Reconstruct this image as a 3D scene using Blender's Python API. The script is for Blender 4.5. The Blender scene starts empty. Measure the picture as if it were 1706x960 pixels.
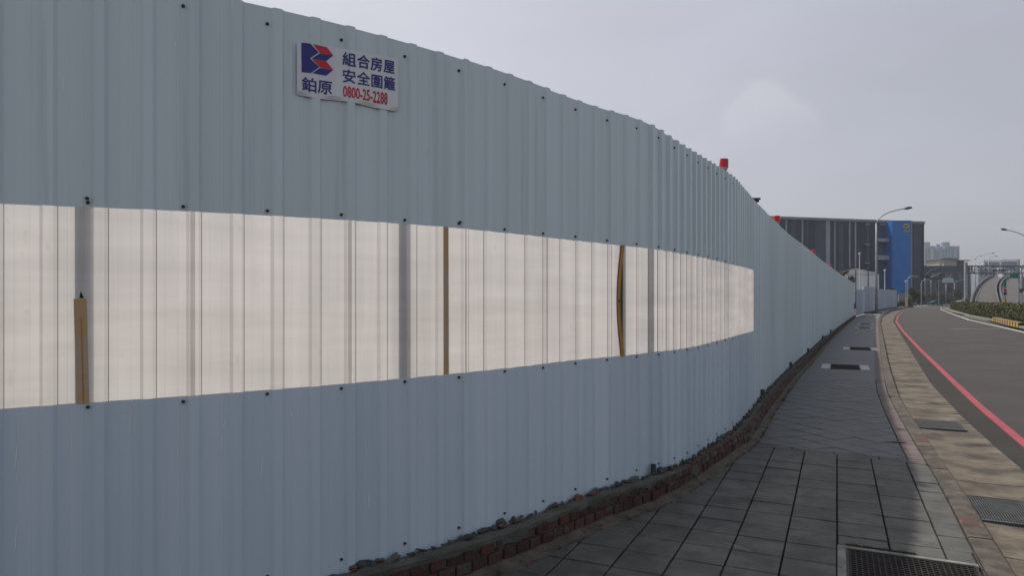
import bpy, bmesh, math, random
import numpy as np
from mathutils import Vector, Matrix
random.seed(7); rng = np.random.default_rng(7)
S = bpy.context.scene
col = S.collection
# ------------------------------------------------------------------ camera, sky, sun, exposure
F_PX, CX, HZ = 1137.0, 853.0, 500.0          # focal length and horizon, in photograph pixels
cam_d = bpy.data.cameras.new('camera'); cam = bpy.data.objects.new('camera', cam_d); col.objects.link(cam)
cam.rotation_euler = (math.radians(90), 0, 0); cam.location = (0, 0, 0)
cam_d.sensor_width = 36; cam_d.lens = 36*F_PX/1706; cam_d.shift_y = 20/1706
cam_d.clip_start = .05; cam_d.clip_end = 20000
S.camera = cam
SUN_AZ, SUN_EL = math.radians(-37), math.radians(57)      # azimuth from +Y, clockwise positive
w = bpy.data.worlds.new('World'); S.world = w; w.use_nodes = True
nt = w.node_tree; nt.nodes.clear()
def wn(t, **k):
    n = nt.nodes.new(t)
    for a, b in k.items(): setattr(n, a, b)
    return n
wo = wn('ShaderNodeOutputWorld'); bg = wn('ShaderNodeBackground')
sky = wn('ShaderNodeTexSky', sky_type='NISHITA', sun_disc=False, sun_elevation=SUN_EL, sun_rotation=SUN_AZ,
         air_density=1.0, dust_density=4.0, ozone_density=1.0, altitude=0)
hs = wn('ShaderNodeHueSaturation'); hs.inputs['Saturation'].default_value = .62
gm = wn('ShaderNodeMix', data_type='RGBA', blend_type='MIX'); gm.inputs[0].default_value = .50
gm.inputs[7].default_value = (4.85, 4.75, 5.2, 1)             # the even grey-lavender veil of the overcast haze
tc = wn('ShaderNodeTexCoord')
nz = wn('ShaderNodeTexNoise'); nz.inputs['Scale'].default_value = 2.2; nz.inputs['Detail'].default_value = 5
mp = wn('ShaderNodeMapping'); mp.inputs['Scale'].default_value = (1, 1, 2.6)
rp = wn('ShaderNodeMapRange'); rp.inputs[1].default_value = .35; rp.inputs[2].default_value = .75
rp.inputs[3].default_value = .93; rp.inputs[4].default_value = 1.09
sc = wn('ShaderNodeMix', data_type='RGBA', blend_type='MULTIPLY'); sc.inputs[0].default_value = 1
nt.links.new(sky.outputs[0], hs.inputs['Color']); nt.links.new(hs.outputs[0], gm.inputs[6])
nt.links.new(tc.outputs['Generated'], mp.inputs[0]); nt.links.new(mp.outputs[0], nz.inputs['Vector'])
nt.links.new(nz.outputs[0], rp.inputs[0]); nt.links.new(gm.outputs[2], sc.inputs[6]); nt.links.new(rp.outputs[0], sc.inputs[7])
# one faint cumulus dome standing in the haze
def cdir(px, py):
    v = Vector(((px-CX)/F_PX, 1, (HZ-py)/F_PX)); v.normalize(); return v
cl_add = None
prev = sc.outputs[2]
nn = wn('ShaderNodeTexNoise'); nn.inputs['Scale'].default_value = 16; nn.inputs['Detail'].default_value = 6
nt.links.new(tc.outputs['Generated'], nn.inputs['Vector'])
masks = []
for (px, py, r) in ((1274, 196, .030), (1242, 212, .022), (1316, 208, .020), (1345, 214, .012)):
    d = wn('ShaderNodeVectorMath', operation='DISTANCE'); d.inputs[1].default_value = cdir(px, py)
    nt.links.new(tc.outputs['Generated'], d.inputs[0])
    ns = wn('ShaderNodeMath', operation='MULTIPLY_ADD'); ns.inputs[1].default_value = -.050; 
    nt.links.new(nn.outputs[0], ns.inputs[0]); nt.links.new(d.outputs['Value'], ns.inputs[2])
    m = wn('ShaderNodeMapRange', interpolation_type='SMOOTHSTEP'); m.inputs[1].default_value = r-.022; m.inputs[2].default_value = r-.005
    m.inputs[3].default_value = 1; m.inputs[4].default_value = 0
    nt.links.new(ns.outputs[0], m.inputs[0]); masks.append(m.outputs[0])
mx = masks[0]
for k in masks[1:]:
    a = wn('ShaderNodeMath', operation='MAXIMUM'); nt.links.new(mx, a.inputs[0]); nt.links.new(k, a.inputs[1]); mx = a.outputs[0]
sep = wn('ShaderNodeSeparateXYZ'); nt.links.new(tc.outputs['Generated'], sep.inputs[0])
fd = wn('ShaderNodeMapRange', interpolation_type='SMOOTHSTEP'); fd.inputs[1].default_value = cdir(1280, 262).z; fd.inputs[2].default_value = cdir(1280, 150).z
fd.inputs[3].default_value = 0; fd.inputs[4].default_value = .17
nt.links.new(sep.outputs[2], fd.inputs[0])
am = wn('ShaderNodeMath', operation='MULTIPLY'); nt.links.new(mx, am.inputs[0]); nt.links.new(fd.outputs[0], am.inputs[1])
cm = wn('ShaderNodeMix', data_type='RGBA', blend_type='MIX'); cm.inputs[7].default_value = (7.6, 7.2, 7.2, 1)
nt.links.new(am.outputs[0], cm.inputs[0]); nt.links.new(prev, cm.inputs[6])
nt.links.new(cm.outputs[2], bg.inputs[0]); bg.inputs[1].default_value = .10
nt.links.new(bg.outputs[0], wo.inputs[0])
sun_d = bpy.data.lights.new('sun', 'SUN'); sun_d.energy = 2.9; sun_d.angle = math.radians(1.2); sun_d.color = (1, .94, .84)
sun = bpy.data.objects.new('sun', sun_d); col.objects.link(sun)
sdir = Vector((math.sin(SUN_AZ)*math.cos(SUN_EL), math.cos(SUN_AZ)*math.cos(SUN_EL), math.sin(SUN_EL)))
sun.rotation_euler = sdir.to_track_quat('Z', 'Y').to_euler(); sun.location = sdir*30
S.view_settings.view_transform = 'Standard'; S.view_settings.look = 'None'
S.view_settings.exposure = 0.25; S.view_settings.gamma = 1.0
S.view_settings.use_curve_mapping = False
# ------------------------------------------------------------------ helpers
WL = {}                                        # world base of every Empty
def gz(Y):                                     # pavement level below the eye; it climbs a little with distance
    return -1.55 + .0023*max(0, min(Y, 60))
def unp(px, py, dz=0.0):                       # pixel -> point on the pavement level + dz
    Y = 10.0
    for _ in range(40): Y = .5*Y + .5*max(1.0, -F_PX*(gz(Y)+dz)/max(py-HZ, .5))
    return Vector(((px-CX)/F_PX*Y, Y, gz(Y)+dz))
def W(px, py, Y): return Vector(((px-CX)/F_PX*Y, Y, (HZ-py)/F_PX*Y))
def tag(o, label=None, cat=None, group=None, kind=None):
    if label: o['label'] = label
    if cat: o['category'] = cat
    if group: o['group'] = group
    if kind: o['kind'] = kind
    return o
def empty(name, loc, label, cat, group=None):
    o = bpy.data.objects.new(name, None); col.objects.link(o); o.location = loc; o.empty_display_size = .2
    WL[o.name] = Vector(loc); return tag(o, label, cat, group)
def base_of(o):
    v = Vector((0, 0, 0))
    while o is not None:
        v += Vector(o.location); o = o.parent
    return v
class MB:
    def __init__(s): s.v = []; s.f = []
    def box(s, lo, hi, top=None):
        n = len(s.v); x0, y0, z0 = lo; x1, y1, z1 = hi
        s.v += [(x0,y0,z0),(x1,y0,z0),(x1,y1,z0),(x0,y1,z0),(x0,y0,z1),(x1,y0,z1),(x1,y1,z1),(x0,y1,z1)]
        s.f += [tuple(n+i for i in q) for q in ((3,2,1,0),(4,5,6,7),(0,1,5,4),(1,2,6,5),(2,3,7,6),(3,0,4,7))]; return s
    def obox(s, c, ux, uy, uz, hx, hy, hz):    # oriented box
        n = len(s.v); c = Vector(c)
        for sz in (-1, 1):
            for a, b in ((-1,-1),(1,-1),(1,1),(-1,1)):
                s.v.append(tuple(c + ux*hx*a + uy*hy*b + uz*hz*sz))
        s.f += [tuple(n+i for i in q) for q in ((3,2,1,0),(4,5,6,7),(0,1,5,4),(1,2,6,5),(2,3,7,6),(3,0,4,7))]; return s
    def beam(s, a, b, w_, h_=None):
        a = Vector(a); b = Vector(b); d = (b-a); L = d.length
        if L < 1e-6: return s
        d.normalize(); up = Vector((0,0,1)) if abs(d.z) < .95 else Vector((0,1,0))
        x = d.cross(up).normalized(); y = x.cross(d).normalized()
        return s.obox((a+b)/2, d, x, y, L/2, w_/2, (h_ or w_)/2)
    def tube(s, pts, r, n=8, cap=True):
        pts = [Vector(p) for p in pts]; rs = r if isinstance(r, (list, tuple)) else [r]*len(pts); st = len(s.v)
        for i, p in enumerate(pts):
            d = (pts[min(i+1, len(pts)-1)] - pts[max(i-1, 0)]).normalized()
            up = Vector((0,0,1)) if abs(d.z) < .9 else Vector((0,1,0))
            x = d.cross(up).normalized(); y = x.cross(d).normalized()
            for k in range(n):
                a = 2*math.pi*k/n; s.v.append(tuple(p + x*math.cos(a)*rs[i] + y*math.sin(a)*rs[i]))
        for i in range(len(pts)-1):
            for k in range(n):
                a = st+i*n+k; b = st+i*n+(k+1) % n; s.f.append((a, b, b+n, a+n))
        if cap:
            s.f.append(tuple(st+k for k in reversed(range(n)))); s.f.append(tuple(st+(len(pts)-1)*n+k for k in range(n)))
        return s
    def prism(s, poly, z0, z1):                # poly: xy list (ccw); z may be callables
        n = len(s.v); m = len(poly)
        g0 = z0 if callable(z0) else (lambda x, y: z0); g1 = z1 if callable(z1) else (lambda x, y: z1)
        s.v += [(x, y, g0(x, y)) for x, y in poly] + [(x, y, g1(x, y)) for x, y in poly]
        s.f.append(tuple(n+i for i in reversed(range(m)))); s.f.append(tuple(n+m+i for i in range(m)))
        for i in range(m): j = (i+1) % m; s.f.append((n+i, n+j, n+m+j, n+m+i))
        return s
    def quad(s, *p):
        n = len(s.v); s.v += [tuple(q) for q in p]; s.f.append(tuple(range(n, n+len(p)))); return s
    def build(s, name, m, parent=None, label=None, cat=None, group=None, kind=None, bevel=0, smooth=False, loc=None):
        off = base_of(parent) if parent is not None else Vector((0,0,0))
        me = bpy.data.meshes.new(name)
        o = bpy.data.objects.new(name, me); col.objects.link(o)
        if loc is not None: o.location = Vector(loc)-off; off = Vector(loc)
        me.from_pydata([(v[0]-off.x, v[1]-off.y, v[2]-off.z) for v in s.v], [], s.f); me.materials.append(m)
        if smooth:
            for p in me.polygons: p.use_smooth = True
        if parent is not None: o.parent = parent
        if bevel:
            b = o.modifiers.new('b', 'BEVEL'); b.width = bevel; b.segments = 1; b.limit_method = 'ANGLE'
        return tag(o, label, cat, group, kind)
# ------------------------------------------------------------------ materials
MATS = {}
def mat(name, c, c2=None, scale=5.0, rough=.8, bump=0.0, bscale=None, metal=0.0, rand=0.0, detail=6, stretch=(1,1,1), lo=.35, hi=.65,
        c3=None, s3=1.0, t3=(.58, .7), spec=.5, obj=False, emit=None):
    m = bpy.data.materials.new(name); m.use_nodes = True; t = m.node_tree; n = t.nodes; L = t.links
    b = n['Principled BSDF']; b.inputs['Roughness'].default_value = rough; b.inputs['Metallic'].default_value = metal
    b.inputs['Specular IOR Level'].default_value = spec
    if obj: tcn = n.new('ShaderNodeTexCoord'); src = tcn.outputs['Object']
    else: g = n.new('ShaderNodeNewGeometry'); src = g.outputs['Position']
    mpn = n.new('ShaderNodeMapping'); mpn.inputs['Scale'].default_value = stretch; L.new(src, mpn.inputs[0])
    c2 = c2 or tuple(x*.8 for x in c)
    tx = n.new('ShaderNodeTexNoise'); tx.inputs['Scale'].default_value = scale; tx.inputs['Detail'].default_value = detail; L.new(mpn.outputs[0], tx.inputs['Vector'])
    mr = n.new('ShaderNodeMapRange'); mr.inputs[1].default_value = lo; mr.inputs[2].default_value = hi; L.new(tx.outputs[0], mr.inputs[0])
    mxn = n.new('ShaderNodeMix'); mxn.data_type = 'RGBA'; mxn.inputs[6].default_value = (*c, 1); mxn.inputs[7].default_value = (*c2, 1); L.new(mr.outputs[0], mxn.inputs[0])
    out = mxn.outputs[2]
    if c3:
        t2 = n.new('ShaderNodeTexNoise'); t2.inputs['Scale'].default_value = s3; t2.inputs['Detail'].default_value = 8; t2.inputs['Roughness'].default_value = .65; L.new(mpn.outputs[0], t2.inputs['Vector'])
        r2 = n.new('ShaderNodeMapRange'); r2.inputs[1].default_value = t3[0]; r2.inputs[2].default_value = t3[1]; L.new(t2.outputs[0], r2.inputs[0])
        m2 = n.new('ShaderNodeMix'); m2.data_type = 'RGBA'; m2.inputs[7].default_value = (*c3, 1); L.new(r2.outputs[0], m2.inputs[0]); L.new(out, m2.inputs[6]); out = m2.outputs[2]
    if rand:
        oi = n.new('ShaderNodeObjectInfo'); r3 = n.new('ShaderNodeMapRange'); r3.inputs[3].default_value = 1-rand; r3.inputs[4].default_value = 1+rand; L.new(oi.outputs['Random'], r3.inputs[0])
        m3 = n.new('ShaderNodeMix'); m3.data_type = 'RGBA'; m3.blend_type = 'MULTIPLY'; m3.inputs[0].default_value = 1; L.new(out, m3.inputs[6]); L.new(r3.outputs[0], m3.inputs[7]); out = m3.outputs[2]
    L.new(out, b.inputs['Base Color'])
    if bump:
        tb = n.new('ShaderNodeTexNoise'); tb.inputs['Scale'].default_value = bscale or scale*4; tb.inputs['Detail'].default_value = 8; L.new(mpn.outputs[0], tb.inputs['Vector'])
        bn = n.new('ShaderNodeBump'); bn.inputs['Strength'].default_value = bump; bn.inputs['Distance'].default_value = .01; L.new(tb.outputs[0], bn.inputs['Height']); L.new(bn.outputs[0], b.inputs['Normal'])
    MATS[name] = m; return m
M_fence = mat('fence_paint', (.60,.695,.735), (.535,.635,.665), scale=1.0, rough=.30, stretch=(4.5,4.5,.15), detail=8, bump=.10, bscale=5, rand=.05, c3=(.43,.51,.535), s3=2.4, t3=(.56,.80))
# scuffed, washed-down lower sheets
M_fence_low = mat('fence_paint_scuffed', (.585,.685,.765), (.52,.63,.715), scale=1.2, rough=.26, stretch=(3.6,3.6,.20), detail=8, bump=.10, bscale=5, rand=.05, c3=(.72,.78,.83), s3=5.5, t3=(.66,.76))
M_fence_far = mat('far_fence_paint', (.44,.50,.58), (.38,.44,.52), scale=1, rough=.4, stretch=(2,2,.3), rand=.08)
M_screw = mat('rusty_screw', (.06,.05,.04), (.03,.04,.035), scale=60, rough=.6, metal=.3, rand=.3)
M_washer = mat('rubber_washer', (.16,.15,.15), (.1,.1,.1), scale=60, rough=.8)
M_rail = mat('rail_steel', (.30,.32,.34), (.22,.24,.26), scale=6, rough=.5, metal=.3)
M_gantry = mat('gantry_steel', (.16,.19,.23), (.12,.14,.17), scale=5, rough=.6)
M_post = mat('post_steel', (.50,.56,.60), (.40,.46,.50), scale=5, rough=.5, metal=.2)
M_bamboo = mat('yellow_timber', (.50,.25,.035), (.38,.17,.02), scale=9, rough=.55, stretch=(5,5,.6))
M_timber = mat('brown_timber', (.17,.105,.06), (.10,.06,.035), scale=9, rough=.8, stretch=(6,6,.5))
M_batten = mat('weathered_batten', (.46,.37,.30), (.50,.31,.12), scale=2.2, rough=.7, stretch=(1,1,2), bump=.3, bscale=40)
M_timber2 = mat('pale_timber', (.30,.22,.16), (.22,.155,.11), scale=9, rough=.8, stretch=(6,6,.5))
M_black = mat('black_gap', (.015,.015,.015), rough=.9)
M_conc = mat('concrete', (.27,.26,.235), (.17,.165,.15), scale=3, rough=.92, bump=.5, bscale=45, c3=(.10,.095,.08), s3=5, t3=(.55,.75))
M_cap = mat('mortar_cap', (.115,.115,.098), (.065,.067,.056), scale=7, rough=.95, bump=.9, bscale=60, c3=(.07,.08,.06), s3=9, t3=(.52,.72))
M_fillet = mat('dirty_mortar', (.115,.102,.082), (.06,.056,.044), scale=8, rough=.95, bump=.9, bscale=60, c3=(.05,.055,.035), s3=12)
M_brick = mat('old_brick', (.092,.034,.027), (.052,.027,.023), scale=18, rough=.95, bump=.7, bscale=90, rand=.28, c3=(.07,.066,.056), s3=10, t3=(.50,.64))
M_frag = mat('brick_rubble', (.15,.075,.055), (.09,.05,.04), scale=24, rough=.95, bump=.8, bscale=110, rand=.3, c3=(.16,.155,.14), s3=18)
M_lump = mat('mortar_rubble', (.10,.105,.095), (.055,.058,.055), scale=24, rough=.95, bump=.8, bscale=110, rand=.3)
M_joint = mat('mossy_joint', (.016,.016,.012), (.010,.012,.008), scale=12, rough=1, bump=.5)
M_paver = mat('grey_paver', (.105,.104,.096), (.070,.072,.067), scale=4, rough=.68, bump=.8, bscale=110, rand=.10, c3=(.048,.050,.043), s3=4.5, t3=(.46,.66))
M_paver_b = mat('blue_grey_paver', (.086,.093,.096), (.062,.069,.073), scale=4, rough=.56, bump=.6, bscale=110, rand=.12, c3=(.078,.078,.08), s3=2.2, t3=(.50,.75))
M_paver_p = mat('pink_paver', (.150,.118,.115), (.120,.098,.095), scale=6, rough=.88, bump=.55, bscale=140, rand=.10, c3=(.17,.13,.12), s3=5)
M_kerb = mat('kerb_stone', (.125,.108,.090), (.060,.050,.042), scale=9, rough=.93, bump=.9, bscale=60, rand=.12, c3=(.045,.034,.028), s3=6, t3=(.52,.72))
M_kerb_red = mat('kerb_faded_red', (.13,.048,.043), (.085,.055,.045), scale=14, rough=.93, bump=.8, bscale=60, c3=(.07,.055,.047), s3=14, t3=(.46,.60))
M_gutter = mat('gutter_concrete', (.165,.140,.108), (.095,.080,.062), scale=2.6, rough=.93, bump=.6, bscale=80, rand=.07, c3=(.036,.029,.025), s3=2.4, t3=(.46,.68))
M_asph = mat('asphalt', (.058,.052,.051), (.046,.041,.040), scale=.7, rough=.88, bump=.8, bscale=150, spec=.35, c3=(.11,.10,.097), s3=120, t3=(.55,.68))
M_asph_d = mat('asphalt_dark_edge', (.038,.034,.031), (.029,.026,.024), scale=1.4, rough=.88, bump=.8, bscale=150, spec=.35, c3=(.066,.06,.056), s3=90, t3=(.55,.7))
M_red = mat('red_line_paint', (.33,.055,.073), (.27,.043,.060), scale=3, rough=.75, bump=.4, bscale=120, c3=(.20,.075,.078), s3=20, t3=(.56,.76))
M_white = mat('white_line_paint', (.62,.61,.58), (.48,.47,.45), scale=4, rough=.8, c3=(.25,.24,.23), s3=12, t3=(.62,.75))
M_patch = mat('asphalt_seam', (.15,.145,.14), (.12,.115,.11), scale=3, rough=.85)
M_ground = mat('bare_ground', (.20,.17,.13), (.12,.13,.08), scale=.2, rough=1)
M_grate = mat('cast_iron', (.040,.034,.031), (.024,.019,.017), scale=18, rough=.65, metal=.4, c3=(.06,.04,.028), s3=30)
M_grate_l = mat('galvanised_grate', (.10,.108,.110), (.062,.062,.062), scale=12, rough=.55, metal=.4, c3=(.055,.042,.032), s3=16)
M_dirt = mat('drain_dirt', (.050,.034,.026), (.022,.017,.015), scale=40, rough=1, bump=1, bscale=120, c3=(.14,.11,.085), s3=60, t3=(.66,.72))
M_frame_c = mat('frame_concrete', (.23,.235,.22), (.13,.135,.125), scale=10, rough=.9, bump=.5, c3=(.11,.11,.09), s3=9)
M_frame_l = mat('pale_frame_concrete', (.46,.47,.46), (.36,.37,.36), scale=10, rough=.9)
M_pvc = mat('weathered_pipe', (.055,.075,.08), (.035,.045,.05), scale=14, rough=.5)
M_pole = mat('galvanised_pole', (.36,.37,.39), (.28,.29,.31), scale=3, rough=.5, metal=.25)
M_head = mat('lamp_head', (.10,.10,.11), rough=.5)
M_redlamp = mat('red_lens', (.62,.012,.03), (.52,.01,.025), scale=20, rough=.25)
M_lampbase = mat('lamp_base', (.42,.42,.36), (.33,.33,.29), scale=20, rough=.6)
M_dark = mat('dark_metal', (.035,.04,.045), rough=.5)
M_hedge = mat('hedge_leaf', (.105,.105,.022), (.048,.062,.014), scale=3, rough=.7, c3=(.15,.115,.025), s3=1.6, t3=(.55,.7))
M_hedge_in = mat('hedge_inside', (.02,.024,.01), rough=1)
M_leaf = mat('tree_leaf', (.075,.085,.028), (.04,.055,.02), scale=1, rough=.75)
M_leaf_b = mat('brown_leaf', (.13,.10,.04), (.085,.068,.03), scale=1, rough=.8)
M_trunk = mat('bark', (.12,.09,.07), rough=.9)
M_yel = mat('yellow_kerb_paint', (.52,.33,.05), (.38,.25,.06), scale=3, rough=.8)
M_blk = mat('black_kerb_paint', (.03,.03,.03), (.05,.05,.045), scale=3, rough=.8)
M_green = mat('sign_green', (.01,.20,.13), rough=.5)
M_blue = mat('tower_blue', (.010,.155,.50), (.008,.135,.45), scale=.4, rough=.6)
M_blue_sign = mat('sign_blue', (.02,.05,.35), rough=.5)
M_w0 = mat('cladding_dark', (.026,.036,.056), (.020,.029,.046), scale=.3, rough=.7, rand=.12)
M_w1 = mat('cladding_mid', (.066,.078,.100), (.054,.064,.084), scale=.3, rough=.7, rand=.12)
M_w2 = mat('cladding_light', (.30,.34,.38), (.25,.29,.33), scale=.3, rough=.7, rand=.12)
M_wcap = mat('parapet_grey', (.24,.25,.27), rough=.7)
M_shed = mat('white_cladding', (.68,.69,.70), (.58,.59,.61), scale=.6, rough=.7, stretch=(2,2,.3))
M_line = mat('dark_trim', (.04,.045,.055), rough=.7)
M_apt = mat('apartment_wall', (.21,.26,.33), (.30,.33,.37), scale=.05, rough=.8)
M_glass = mat('far_glass', (.08,.11,.15), rough=.25)
M_cream = mat('cream_wall', (.46,.42,.35), rough=.8)
M_lowb = mat('low_building', (.075,.08,.09), (.06,.062,.072), scale=.1, rough=.8)
M_brown = mat('brown_wall', (.12,.095,.085), rough=.8)
M_carw = mat('white_car', (.6,.6,.6), rough=.3)
M_cart = mat('teal_car', (.04,.22,.24), rough=.3)
M_tyre = mat('tyre', (.02,.02,.02), rough=.9)
M_ramp = mat('ramp_concrete', (.095,.088,.085), (.078,.072,.070), scale=.3, rough=.9)
M_parap = mat('parapet_concrete', (.12,.12,.115), (.08,.08,.077), scale=.5, rough=.9)
M_sign_l = mat('banner_left', (.70,.70,.78), (.66,.66,.74), scale=6, rough=.45)
M_sign_r = mat('banner_right', (.71,.75,.77), (.67,.71,.73), scale=6, rough=.45)
M_navy = mat('ink_navy', (.020,.030,.22), rough=.5)
M_ink_r = mat('ink_red', (.60,.02,.035), rough=.5)
M_yellow = mat('emblem_yellow', (.60,.45,.05), rough=.6)
# translucent sheet: frosted plastic, lit from behind
def sheet_mat():
    m = bpy.data.materials.new('frosted_sheet'); m.use_nodes = True; t = m.node_tree; n = t.nodes; L = t.links; n.clear()
    out = n.new('ShaderNodeOutputMaterial'); g = n.new('ShaderNodeNewGeometry')
    mpn = n.new('ShaderNodeMapping'); mpn.inputs['Scale'].default_value = (1,1,1); L.new(g.outputs['Position'], mpn.inputs[0])
    def noise(scale, st, det=5):
        mm = n.new('ShaderNodeMapping'); mm.inputs['Scale'].default_value = st; L.new(g.outputs['Position'], mm.inputs[0])
        x = n.new('ShaderNodeTexNoise'); x.inputs['Scale'].default_value = scale; x.inputs['Detail'].default_value = det; L.new(mm.outputs[0], x.inputs['Vector']); return x.outputs[0]
    def rng_(src, a, b, c, d):
        r = n.new('ShaderNodeMapRange'); r.inputs[1].default_value = a; r.inputs[2].default_value = b; r.inputs[3].default_value = c; r.inputs[4].default_value = d; L.new(src, r.inputs[0]); return r.outputs[0]
    def mul(a, b):
        x = n.new('ShaderNodeMath'); x.operation = 'MULTIPLY'; L.new(a, x.inputs[0]); L.new(b, x.inputs[1]); return x.outputs[0]
    v = mul(rng_(noise(1.0, (9,9,.7)), .3, .7, .88, 1.05), rng_(noise(2.4, (.5,.5,4.5)), .3, .7, .90, 1.04))
    v = mul(v, rng_(noise(26, (1,1,.5), 3), .66, .78, 1, .90))
    mc = n.new('ShaderNodeMix'); mc.data_type = 'RGBA'; mc.blend_type = 'MULTIPLY'; mc.inputs[0].default_value = 1; mc.inputs[6].default_value = (.72,.69,.685,1); L.new(v, mc.inputs[7])
    tr = n.new('ShaderNodeBsdfTranslucent'); df = n.new('ShaderNodeBsdfDiffuse'); L.new(mc.outputs[2], tr.inputs[0]); L.new(mc.outputs[2], df.inputs[0])
    m1 = n.new('ShaderNodeMixShader'); m1.inputs[0].default_value = .30; L.new(tr.outputs[0], m1.inputs[1]); L.new(df.outputs[0], m1.inputs[2])
    tp = n.new('ShaderNodeBsdfTransparent'); tp.inputs[0].default_value = (.8,.78,.74,1)
    m2 = n.new('ShaderNodeMixShader'); m2.inputs[0].default_value = .10; L.new(m1.outputs[0], m2.inputs[1]); L.new(tp.outputs[0], m2.inputs[2])
    gl = n.new('ShaderNodeBsdfGlossy'); gl.inputs['Roughness'].default_value = .35
    m3 = n.new('ShaderNodeMixShader'); m3.inputs[0].default_value = .05; L.new(m2.outputs[0], m3.inputs[1]); L.new(gl.outputs[0], m3.inputs[2])
    L.new(m3.outputs[0], out.inputs[0]); return m
M_sheet = sheet_mat()
M_crease = mat('painted_rib_shade', (.17,.16,.15), (.27,.255,.24), scale=14, rough=.9, stretch=(1,1,.3))  # dark edge shading along the sheet's rib feet, put into the colour
# pavement beyond the modelled pavers: the diagonal grid goes on as colour
def far_pavement():
    m = mat('pavement_far', (.074,.083,.087), (.056,.064,.069), scale=1.5, rough=.54, bump=.4, bscale=60)
    t = m.node_tree; n = t.nodes; L = t.links; b = n['Principled BSDF']
    src = b.inputs['Base Color'].links[0].from_socket
    g = n.new('ShaderNodeNewGeometry'); mm = n.new('ShaderNodeMapping'); mm.inputs['Rotation'].default_value = (0,0,math.radians(25.5+45)); L.new(g.outputs['Position'], mm.inputs[0])
    br = n.new('ShaderNodeTexBrick'); br.offset = 0; br.inputs['Scale'].default_value = 1; br.inputs['Mortar Size'].default_value = .012; br.inputs['Brick Width'].default_value = .3; br.inputs['Row Height'].default_value = .3
    br.inputs[1].default_value = (1,1,1,1); br.inputs[2].default_value = (.8,.8,.8,1); br.inputs[3].default_value = (.3,.3,.28,1); L.new(mm.outputs[0], br.inputs[0])
    mx_ = n.new('ShaderNodeMix'); mx_.data_type = 'RGBA'; mx_.blend_type = 'MULTIPLY'; mx_.inputs[0].default_value = 1; L.new(src, mx_.inputs[6]); L.new(br.outputs[0], mx_.inputs[7]); L.new(mx_.outputs[2], b.inputs['Base Color'])
    return m
M_far = far_pavement()
# ------------------------------------------------------------------ fence path
H_F = 2.74
tab = [(0,342/.3),(134,326/.3),(254,315/.3),(403,296/.3),(534,278.5/.3),(649,260.5/.3),(744,244/.3),(818,230/.3),(884,216/.3),(944,202/.3),(996,191/.3),
       (1040,613),(1084,582),(1131,536),(1180,474),(1203,444),(1220,421),(1240,376),(1256,335),(1283.5,279),(1313,222),(1343,176),(1368,131),(1396,89.6),(1422,54.3)]
pts = []
for px, T in tab:
    Y = F_PX*H_F/T; pts.append(((px-CX)/F_PX*Y, Y))
# extend to the left of the frame
p0, p1 = np.array(pts[0]), np.array(pts[1]); dd = (p0-p1)/np.linalg.norm(p0-p1)
ext = [tuple(p0+dd*3.2), tuple(p0+dd*1.6)]
pts = np.array(ext+pts)
sl = np.concatenate([[0], np.cumsum(np.linalg.norm(np.diff(pts, axis=0), axis=1))])
sd = np.arange(0, sl[-1], .02)
X = np.interp(sd, sl, pts[:,0]); Yv = np.interp(sd, sl, pts[:,1])
def smooth(a, k):
    pad = np.concatenate([2*a[0]-a[k:0:-1], a, 2*a[-1]-a[-2:-k-2:-1]]); ker = np.hanning(2*k+1); ker /= ker.sum()
    return np.convolve(pad, ker, 'valid')
k1 = 22; Xs = smooth(X, k1); Ys = smooth(Yv, k1)
k2 = 150; Xl = smooth(X, k2); Yl = smooth(Yv, k2)
wgt = np.clip((sd-12)/5, 0, 1); X = Xs*(1-wgt)+Xl*wgt; Yv = Ys*(1-wgt)+Yl*wgt
arc = np.concatenate([[0], np.cumsum(np.hypot(np.diff(X), np.diff(Yv)))])
ZTpx = [-2000, 1085, 1131, 1313, 1343, 1396, 1425]; ZTv = [1.386, 1.384, 1.342, 1.345, 1.36, 1.40, 1.41]
PXs = CX + F_PX*X/Yv
def s_of_px(px): return float(np.interp(px, PXs, arc))
ZT = smooth(np.interp(PXs, ZTpx, ZTv), 25)
S_END = float(arc[-1])
def FP(s, off=0.0):
    x = np.interp(s, arc, X); y = np.interp(s, arc, Yv); e = .03
    tx = np.interp(min(s+e, S_END), arc, X)-np.interp(max(s-e, 0), arc, X); ty = np.interp(min(s+e, S_END), arc, Yv)-np.interp(max(s-e, 0), arc, Yv)
    l = math.hypot(tx, ty); tx /= l; ty /= l
    return Vector((x+ty*off, y-tx*off, 0)), Vector((tx, ty, 0)), Vector((ty, -tx, 0))
def zt(s): return float(np.interp(s, arc, ZT))
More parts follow.
